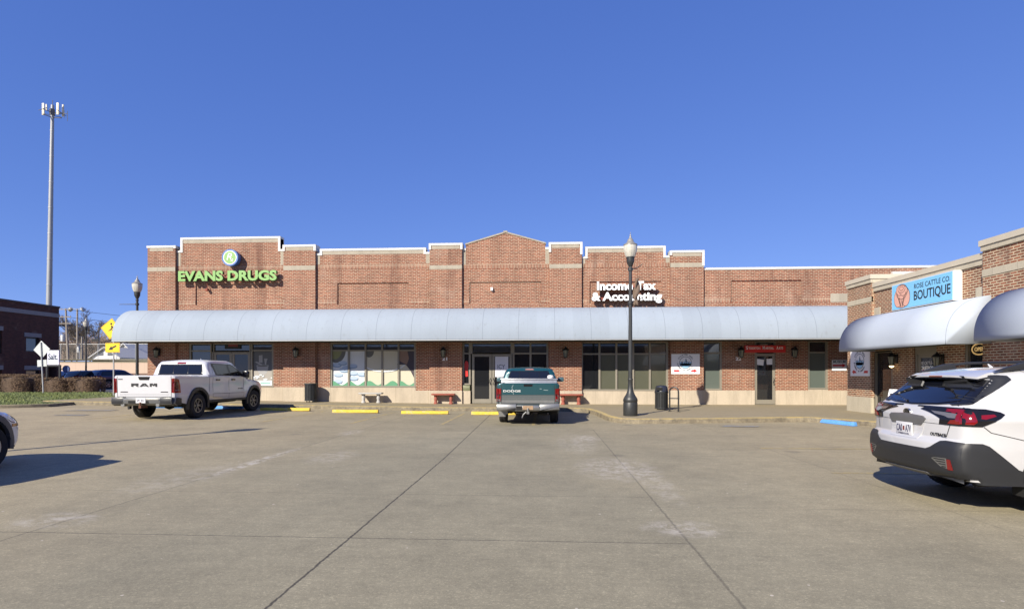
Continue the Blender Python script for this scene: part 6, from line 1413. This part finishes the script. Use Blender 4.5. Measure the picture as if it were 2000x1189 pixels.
for q in ([(-.42, -.05), (-.36, -.05), (-.36, .05), (-.42, .05)], [(-.36, .025), (-.24, .025), (-.20, .05), (-.36, .05)], [(-.24, -.012), (-.19, 0), (-.19, .04), (-.20, .05), (-.24, .025)], [(-.36, -.012), (-.24, -.012), (-.24, .012), (-.36, .012)], [(-.29, -.012), (-.24, -.05), (-.17, -.05), (-.23, -.012)],
          [(-.14, -.05), (-.08, -.05), (.005, .022), (-.02, .05), (-.04, .05)], [(.005, .022), (.09, -.05), (.15, -.05), (.05, .05), (-.02, .05)], [(-.055, -.03), (.065, -.03), (.05, -.008), (-.03, -.008)],
          [(.19, -.05), (.24, -.05), (.24, .05), (.19, .05)], [(.24, .05), (.24, .01), (.305, -.035), (.305, -.005), (.28, .05)], [(.305, -.035), (.37, .01), (.37, .05), (.33, .05), (.305, -.005)], [(.37, -.05), (.42, -.05), (.42, .05), (.37, .05)]): slab(q)
m.build('lettering', M_txtblack, t, smooth=0); gatext(bv, 'BIG HORN', -.72 if False else .66, .875, .25, .022, M_badge, t, .006) if False else None
for y, z, w_ in ((.66, .90, .25), (-.66, .90, .25), (.78, 1.30, .16)): m = MB(); patch_add(m, bv, [(y-w_/2, z-.012), (y+w_/2, z-.012), (y+w_/2*.9, z+.012), (y-w_/2*.9, z+.012)], 'x+', -1, .007); m.build('tailgate_badge', M_badge, t)
m = MB(); m.tube([(.9, -.7, .43), (2.2, -.45, .43), (4.5, -.45, .45)], .05, 8); m.tube([(.9, .7, .43), (2.2, .45, .43), (4.5, .45, .45)], .05, 8); m.tube([(1.3, -.8, .41), (1.3, .8, .41)], .07, 8); m.lathe([(.02, -.14), (.14, -.08), (.14, .08), (.02, .14)], (1.3, 0, .41), n=12); m.tube([(2.0, -.2, .42), (3.0, -.2, .42)], .12, 10); m.build('chassis', M_dark, t)
m = MB(); m.tube([(3.1, 0, 1.94), (3.0, 0, 2.02)], [.03, .01], 8); m.build('antenna', M_vwhite2, t)

t = thing('pickup_truck', 'old teal and grey pickup truck with an aluminium toolbox, facing the glass doors', 'pickup truck', (-.51, 16.62, 0), R(90.4)); t.scale = (.94, .955, .955)
D = dict(L=5.7, W=1.98, bed=1.30, roof=1.80, cab=2.10, AR=1.22, AF=4.55, RW=.37, RI=.21, hood=1.12, wind=3.95, belt=1.24, rock=.46, r=.09)
b, bv, Wf = pickup(t, [M_vteal, M_dark], D)
m = MB(); patch_add(m, bv, [(-.99, .66), (.99, .66), (.99, .93), (-.99, .93)], 'x+', -1, .004); [patch_add(m, bv, [(.08, .50), (D['AR']-.47, .50), (D['AR']-.40, .93), (.08, .93)], ax, o_, .004) or patch_add(m, bv, [(D['AR']+.47, .48), (D['AF']-.48, .48), (D['AF']-.40, .93), (D['AR']+.40, .93)], ax, o_, .004) for ax, o_ in (('y-', -2), ('y+', 2))]; m.build('lower_body_panel', M_vgrey, t, smooth=60)
m = MB(); patch_add(m, bv, [(-.80, .815), (.80, .815), (.80, .825), (-.80, .825)], 'x+', -1, .009); patch_add(m, bv, [(-.82, .69), (.82, .69), (.82, .775), (-.82, .775)], 'x+', -1, .012); m.build('tailgate_trim', M_chromed, t)
m = MB(); gap(m, bv, [(-.825, .66), (-.825, 1.29)], 'x+', -1, .014, .006); gap(m, bv, [(.825, .66), (.825, 1.29)], 'x+', -1, .014, .006); gap(m, bv, [(-.82, .935), (.82, .935)], 'x+', -1, .008, .006); gap(m, bv, [(-.82, .655), (.82, .655)], 'x+', -1, .02, .006)
for ax, o_ in (('y-', -2), ('y+', 2)): gap(m, bv, [(2.12, .5), (2.14, 1.25)], ax, o_, .014); gap(m, bv, [(2.75, .5), (2.75, 1.22)], ax, o_, .010); gap(m, bv, [(3.85, .5), (3.85, 1.2)], ax, o_, .010)
m.build('panel_gap', M_gap, t)
m = MB(); m.prism([(-.10, .50), (.06, .46), (.14, .50), (.14, .66), (-.08, .665), (-.11, .6)], lambda a, b_: (a, -.36, b_-.04), lambda a, b_: (a, .36, b_-.04))
for s_ in (-1, 1): m.prism([(-.10, .46), (.06, .43), (.16, .48), (.16, .655), (-.08, .66), (-.11, .58)], lambda a, b_: (a, s_*.36, b_), lambda a, b_: (a+.03, s_*.97, b_+(.02 if s_ < 0 else 0)))
m.build('rear_bumper', M_chromed, t, bevel=.02)
m = MB(); m.box(-.118, -.10, -.16, .16, .49, .61); pl = m.build('number_plate', mat('rusty_plate', (.30, .20, .12), .6, var=.5, scale=14), t)
m = MB(); m.box(-.112, -.10, .18, .36, .48, .60); m.build('bumper_recess', M_dark, t)
for s_ in (-1, 1):
    f = mir if s_ > 0 else (lambda p: p); ax, o_ = ('y+', 2) if s_ > 0 else ('y-', -2)
    tl = MB(); patch_add(tl, bv, f([(-.99, .74), (-.845, .74), (-.845, 1.13), (-.99, 1.13)]), 'x+', -1, .02, skirt=.03); patch_add(tl, bv, [(.08, .74), (.20, .74), (.20, 1.13), (.08, 1.13)], ax, o_, .015); to = tl.build('tail_light', M_tail, t, smooth=60)
    tl = MB(); patch_add(tl, bv, f([(-.96, .75), (-.86, .75), (-.86, .80), (-.96, .80)]), 'x+', -1, .026); tl.build('reversing_lens', M_clear, to); tl = MB(); patch_add(tl, bv, f([(-.97, .90), (-.85, .90), (-.85, .97), (-.97, .97)]), 'x+', -1, .024); tl.build('dark_lens', M_taild, to)
    sw = patch('side_window', t, bv, [(2.30, 1.27), (3.72, 1.22), (3.80, 1.24), (3.28, 1.62), (3.10, 1.68), (2.25, 1.70), (2.22, 1.66)], ax, o_, .004, M_trim); patch('glass', sw, bv, [(2.75, 1.29), (3.66, 1.26), (3.22, 1.60), (2.75, 1.65)], ax, o_, .008, M_cargl, step=.12)
    for cx in (D['AR'], D['AF']): fl = MB(); patch_add(fl, bv, arcp(cx, .39, .455, -8, 188)+arcp(cx, .39, .50, 188, -8), ax, o_, .02, skirt=.02); fl.build('wheel_flare', M_vteal, t, smooth=60)
    m = MB(); m.mbox(Matrix.Translation((3.55, s_*1.13, 1.38)), .10, .22, .17); m.build('side_mirror', mat('mirror_teal', (.05, .10, .12), .3) if 'mirror_teal' not in bpy.data.materials else bpy.data.materials['mirror_teal'], t, bevel=.035); m = MB(); m.tube([(3.55, s_*.93, 1.30), (3.55, s_*1.06, 1.36)], .03, 6); m.build('mirror_arm', M_trim, t)
    wheel(t, D['AR'], s_*.83, .37, .26, s_, .20, 5, M_rim); wheel(t, D['AF'], s_*.83, .37, .26, s_, .20, 5, M_rim)
m = MB(); m.box(.62, .64, .72, .96, .22, .50); mo = m.build('mud_flap', M_chromed, t); mo.location = (0, 0, 0)
m = MB(); m.prism([(.70, .52), (.99, .52), (.86, .26), (.66, .30)], lambda a, b_: (.66, a, b_), lambda a, b_: (.67, a, b_)); m.build('mud_flap', M_steel, t)
m = MB(); patch_add(m, bv, [(-.78, 1.30), (.78, 1.30), (.66, 1.69), (-.66, 1.69)], 'x+', 1.4, .006); rw_ = m.build('rear_window', M_trim, t)
m = MB(); [patch_add(m, bv, q, 'x+', 1.4, .011) for q in ([(-.73, 1.32), (-.36, 1.32), (-.36, 1.66), (-.63, 1.66)], [(-.33, 1.32), (-.01, 1.32), (-.01, 1.66), (-.33, 1.66)], [(.01, 1.32), (.33, 1.32), (.33, 1.66), (.01, 1.66)], [(.36, 1.32), (.73, 1.32), (.63, 1.66), (.36, 1.66)])]; m.build('glass', M_cargl, rw_)
m = MB(); patch_add(m, bv, [(-.15, 1.715), (.15, 1.715), (.13, 1.76), (-.13, 1.76)], 'x+', 1.4, .014); m.build('brake_light', mat('faded_lens', (.30, .14, .12), .5), t)
m = MB(); m.box(1.50, 2.02, -.93, .93, 1.05, 1.39); tbx = m.build('toolbox', M_alumi, t, bevel=.012)
m = MB(); m.box(1.47, 2.05, -.96, .96, 1.395, 1.43); m.build('toolbox_lid', M_alumi, tbx, bevel=.01)
m = MB()
for k in range(46): y = -.90+1.8*k/45; m.box(1.49, 1.4995, y-.006, y+.006, 1.31, 1.385)
m.build('tread_pattern', mat('toolbox_ribs', (.2, .2, .21), .5), tbx)
m = MB(); patch_add(m, bv, [(-.13, 1.20), (.13, 1.20), (.14, 1.27), (-.14, 1.27)], 'x+', -1, .012); m.build('tailgate_handle', M_trim, t)
gatext(bv, 'DODGE', .50, 1.055, .54, .065, mat('silver_letters', (.62, .62, .60), .4), t, off=.02)
m = MB(); r3 = random.Random(4)
for (a, b_) in (((.46, 1.24), (.50, 1.18)), ((.50, 1.18), (.49, 1.10)), ((.47, 1.02), (.45, .95)), ((-.42, 1.12), (-.36, 1.13)), ((-.62, 1.08), (-.48, 1.09))): gap(m, bv, [a, b_], 'x+', -1, .012, .006)
m.build('scratch', mat('scratched_paint', (.30, .36, .36), .8), t)
m = MB(); m.box(-.16, .1, -.04, .04, .36, .44); m.lathe([(.03, .44), (.035, .5), (.028, .54)], (-.14, 0, 0), n=10); m.tube([(-.15, .05, .42), (-.16, .14, .34), (-.17, .18, .24)], [.025, .02, .012], 6); m.build('tow_hitch', M_chromed, t)
m = MB(); m.tube([(.8, -.5, .40), (4.6, -.42, .40)], .05, 8); m.tube([(.8, .5, .40), (4.6, .42, .40)], .05, 8); m.tube([(1.22, -.8, .37), (1.22, .8, .37)], .06, 8); m.lathe([(.02, -.13), (.13, -.08), (.13, .08), (.02, .13)], (1.22, 0, .37), n=12); m.tube([(.5, -.6, .33), (.5, -.3, .33)], .03, 6); m.box(.4, .9, -.45, -.15, .38, .50); m.build('chassis', M_dark, t)
m = MB(); m.lathe([(.02, 0), (.10, .01), (.11, .06), (.08, .11), (.02, .12)], (1.7, -.72, 1.43), n=16); m.build('round_reel', mat('reel_white', (.6, .58, .58), .6), t)

# ---- ordinary cars -------------------------------------------------------------
def suv(t, pm, L=4.5, W_=1.84, H=1.72, flare=False, wr=.36, tum=.26):
    AR, AF = .92, L-.80; hz = .98
    out = [(.3, .36, 'd'), (.06, .40, 'p'), (0, .62, 'p'), (.05, 1.0, 'p'), (.22, H-.22, 'p'), (.38, H-.05, 'p'), (.9, H, 'p'), (L-2.35, H, 'p'), (L-2.05, H-.06, 'p'), (L-1.35, hz+.08, 'p'), (L-1.1, hz, 'p'), (L-.35, hz-.09, 'p'), (L-.10, hz-.22, 'p'), (L, .62, 'p'), (L-.02, .40, 'p'), (L-.14, .30, 'd')]
    out += [(x, z, 'd') for x, z in arcp(AF, wr+.02, wr+.07, 5, 175)]+[(x, z, 'd') for x, z in arcp(AR, wr+.02, wr+.07, 5, 175)]
    def Wf(x, z):
        w = W_/2
        if x < .5: w -= .12*((.5-x)/.5)**2
        if x > L-.9: w -= .26*((x-L+.9)/.9)**2
        if z > hz: w -= (z-hz)*tum
        return w
    def offs(x, z, tt):
        k = 1-abs(tt)**2.5; e = max(0, min(1, (.5-x)/.5)); f = max(0, min(1, (x-L+.9)/.9)); return (-.06*e*k+.12*f*k+(.08*k if L-2.2 < x < L-1.2 and z > hz else 0), .025*k if z > hz-.1 else 0)
    b, bv = shell('body', t, out, Wf, .09, offs, [pm, M_dark], .06, 10)
    for s_, ax in ((-1, 'y-'), (1, 'y+')):
        sw = patch('side_window', t, bv, [(.35, hz+.10), (L-1.45, hz+.06), (L-2.02, H-.14), (.9, H-.12), (.45, H-.18)], ax, 2*s_, .004, M_trim)
        patch('glass', sw, bv, [(.45, hz+.13), (1.22, hz+.12), (1.22, H-.17), (.52, H-.20)], ax, 2*s_, .008, M_cargl, step=.15); patch('glass', sw, bv, [(1.30, hz+.12), (L-1.62, hz+.10), (L-2.10, H-.18), (1.30, H-.17)], ax, 2*s_, .008, M_cargl, step=.15)
        tl = MB(); patch_add(tl, bv, [(.0, .80), (.12, .80), (.18, 1.08), (.02, 1.08)], ax, 2*s_, .01); f = mir if s_ > 0 else (lambda p: p); patch_add(tl, bv, f([(-W_/2, .80), (-W_/2+.18, .80), (-W_/2+.16, 1.08), (-W_/2, 1.08)]), 'x+', -1, .01); tl.build('tail_light', M_tail, t)
        hl = MB(); patch_add(hl, bv, f([(-.72, .68), (-.45, .68), (-.45, .84), (-.72, .84)]), 'x-', L+1, .01); patch_add(hl, bv, [(L-.30, .74), (L-.06, .72), (L-.10, .80), (L-.28, .86)], ax, 2*s_, .008) if not flare else None; hl.build('headlight', M_clear, t)
        mk = MB(); patch_add(mk, bv, [(L-.30, .655), (L-.10, .655), (L-.10, .705), (L-.30, .70)], ax, 2*s_, .008); mk.build('side_marker', M_amber, t)
        if flare:
            for cx in (AR, AF): fl = MB(); patch_add(fl, bv, arcp(cx, wr+.02, wr+.07, -10, 190)+arcp(cx, wr+.02, wr+.16, 190, -10), ax, 2*s_, .03, skirt=.03); fl.build('wheel_flare', mat('flare_grey', (.07, .07, .08), .5) if 'flare_grey' not in bpy.data.materials else bpy.data.materials['flare_grey'], t, smooth=60)
        g_ = MB(); gap(g_, bv, [(1.25, .42), (1.25, hz+.05)], ax, 2*s_, .01); gap(g_, bv, [(L-1.5, .42), (L-1.4, hz)], ax, 2*s_, .01); gap(g_, bv, [(2.2, .42), (2.2, hz+.05)], ax, 2*s_, .01); gap(g_, bv, [(L-.52, hz-.14), (L-.30, .73), (L-.04, .71)], ax, 2*s_, .01); g_.build('panel_gap', M_gap, t)
        for x in (AR, AF): wheel(t, x, s_*(W_/2-.13), wr, .23, s_, wr*.64, 5, M_rim)
        m = MB(); m.mbox(Matrix.Translation((L-1.62, s_*(W_/2+.07), hz+.12)), .12, .2, .15); m.build('side_mirror', pm, t, bevel=.03)
    m = MB(); patch_add(m, bv, [(-.66, hz+.10), (.66, hz+.10), (.58, H-.17), (-.58, H-.17)], 'x+', -1, .006); m.build('rear_window', M_cargl, t)
    m = MB(); patch_add(m, bv, [(L-2.0, -.60), (L-1.32, -.72), (L-1.26, 0), (L-1.32, .72), (L-2.0, .60)], 'z-', 2.5, .006); m.build('windscreen', M_cargl, t)
    m = MB(); patch_add(m, bv, [(-.45, .62), (.45, .62), (.45, .82), (-.45, .82)], 'x-', L+1, .012); m.build('grille', M_trim, t)
    m = MB(); m.box(-.02, 0, -.16, .16, .66, .80); m.build('number_plate', M_plate, t); return bv
t = thing('parked_car', 'white sport utility vehicle with grey wheel flares, cut off by the left edge', 'car', (-9.58, 4.66, 0), R(90)); suv(t, paint('suv_paint_white', (.66, .67, .70), dirt=.05), L=4.42, W_=1.84, H=1.80, flare=True, tum=.10)
def farcar(px_, py_, Z, pm, label, rz, H=1.6, L=4.5):
    p = PZ(px_, 729, Z); t = thing('parked_car', label, 'car', (p.x, p.y, .26), R(rz), 'cars parked behind the hedges'); suv(t, pm, L=L, H=H); return t
farcar(178, 0, 47, M_vblue, 'dark blue hatchback parked beside the road, right of the hedges', 62, 1.58, 4.3)
farcar(136, 0, 46.5, M_vblack, 'black car with its roof showing above the middle hedge', 75, 1.50)
farcar(100, 0, 47.5, M_vsilver, 'silver car glimpsed through the porch behind the left hedges', 80, 1.45)
o = None
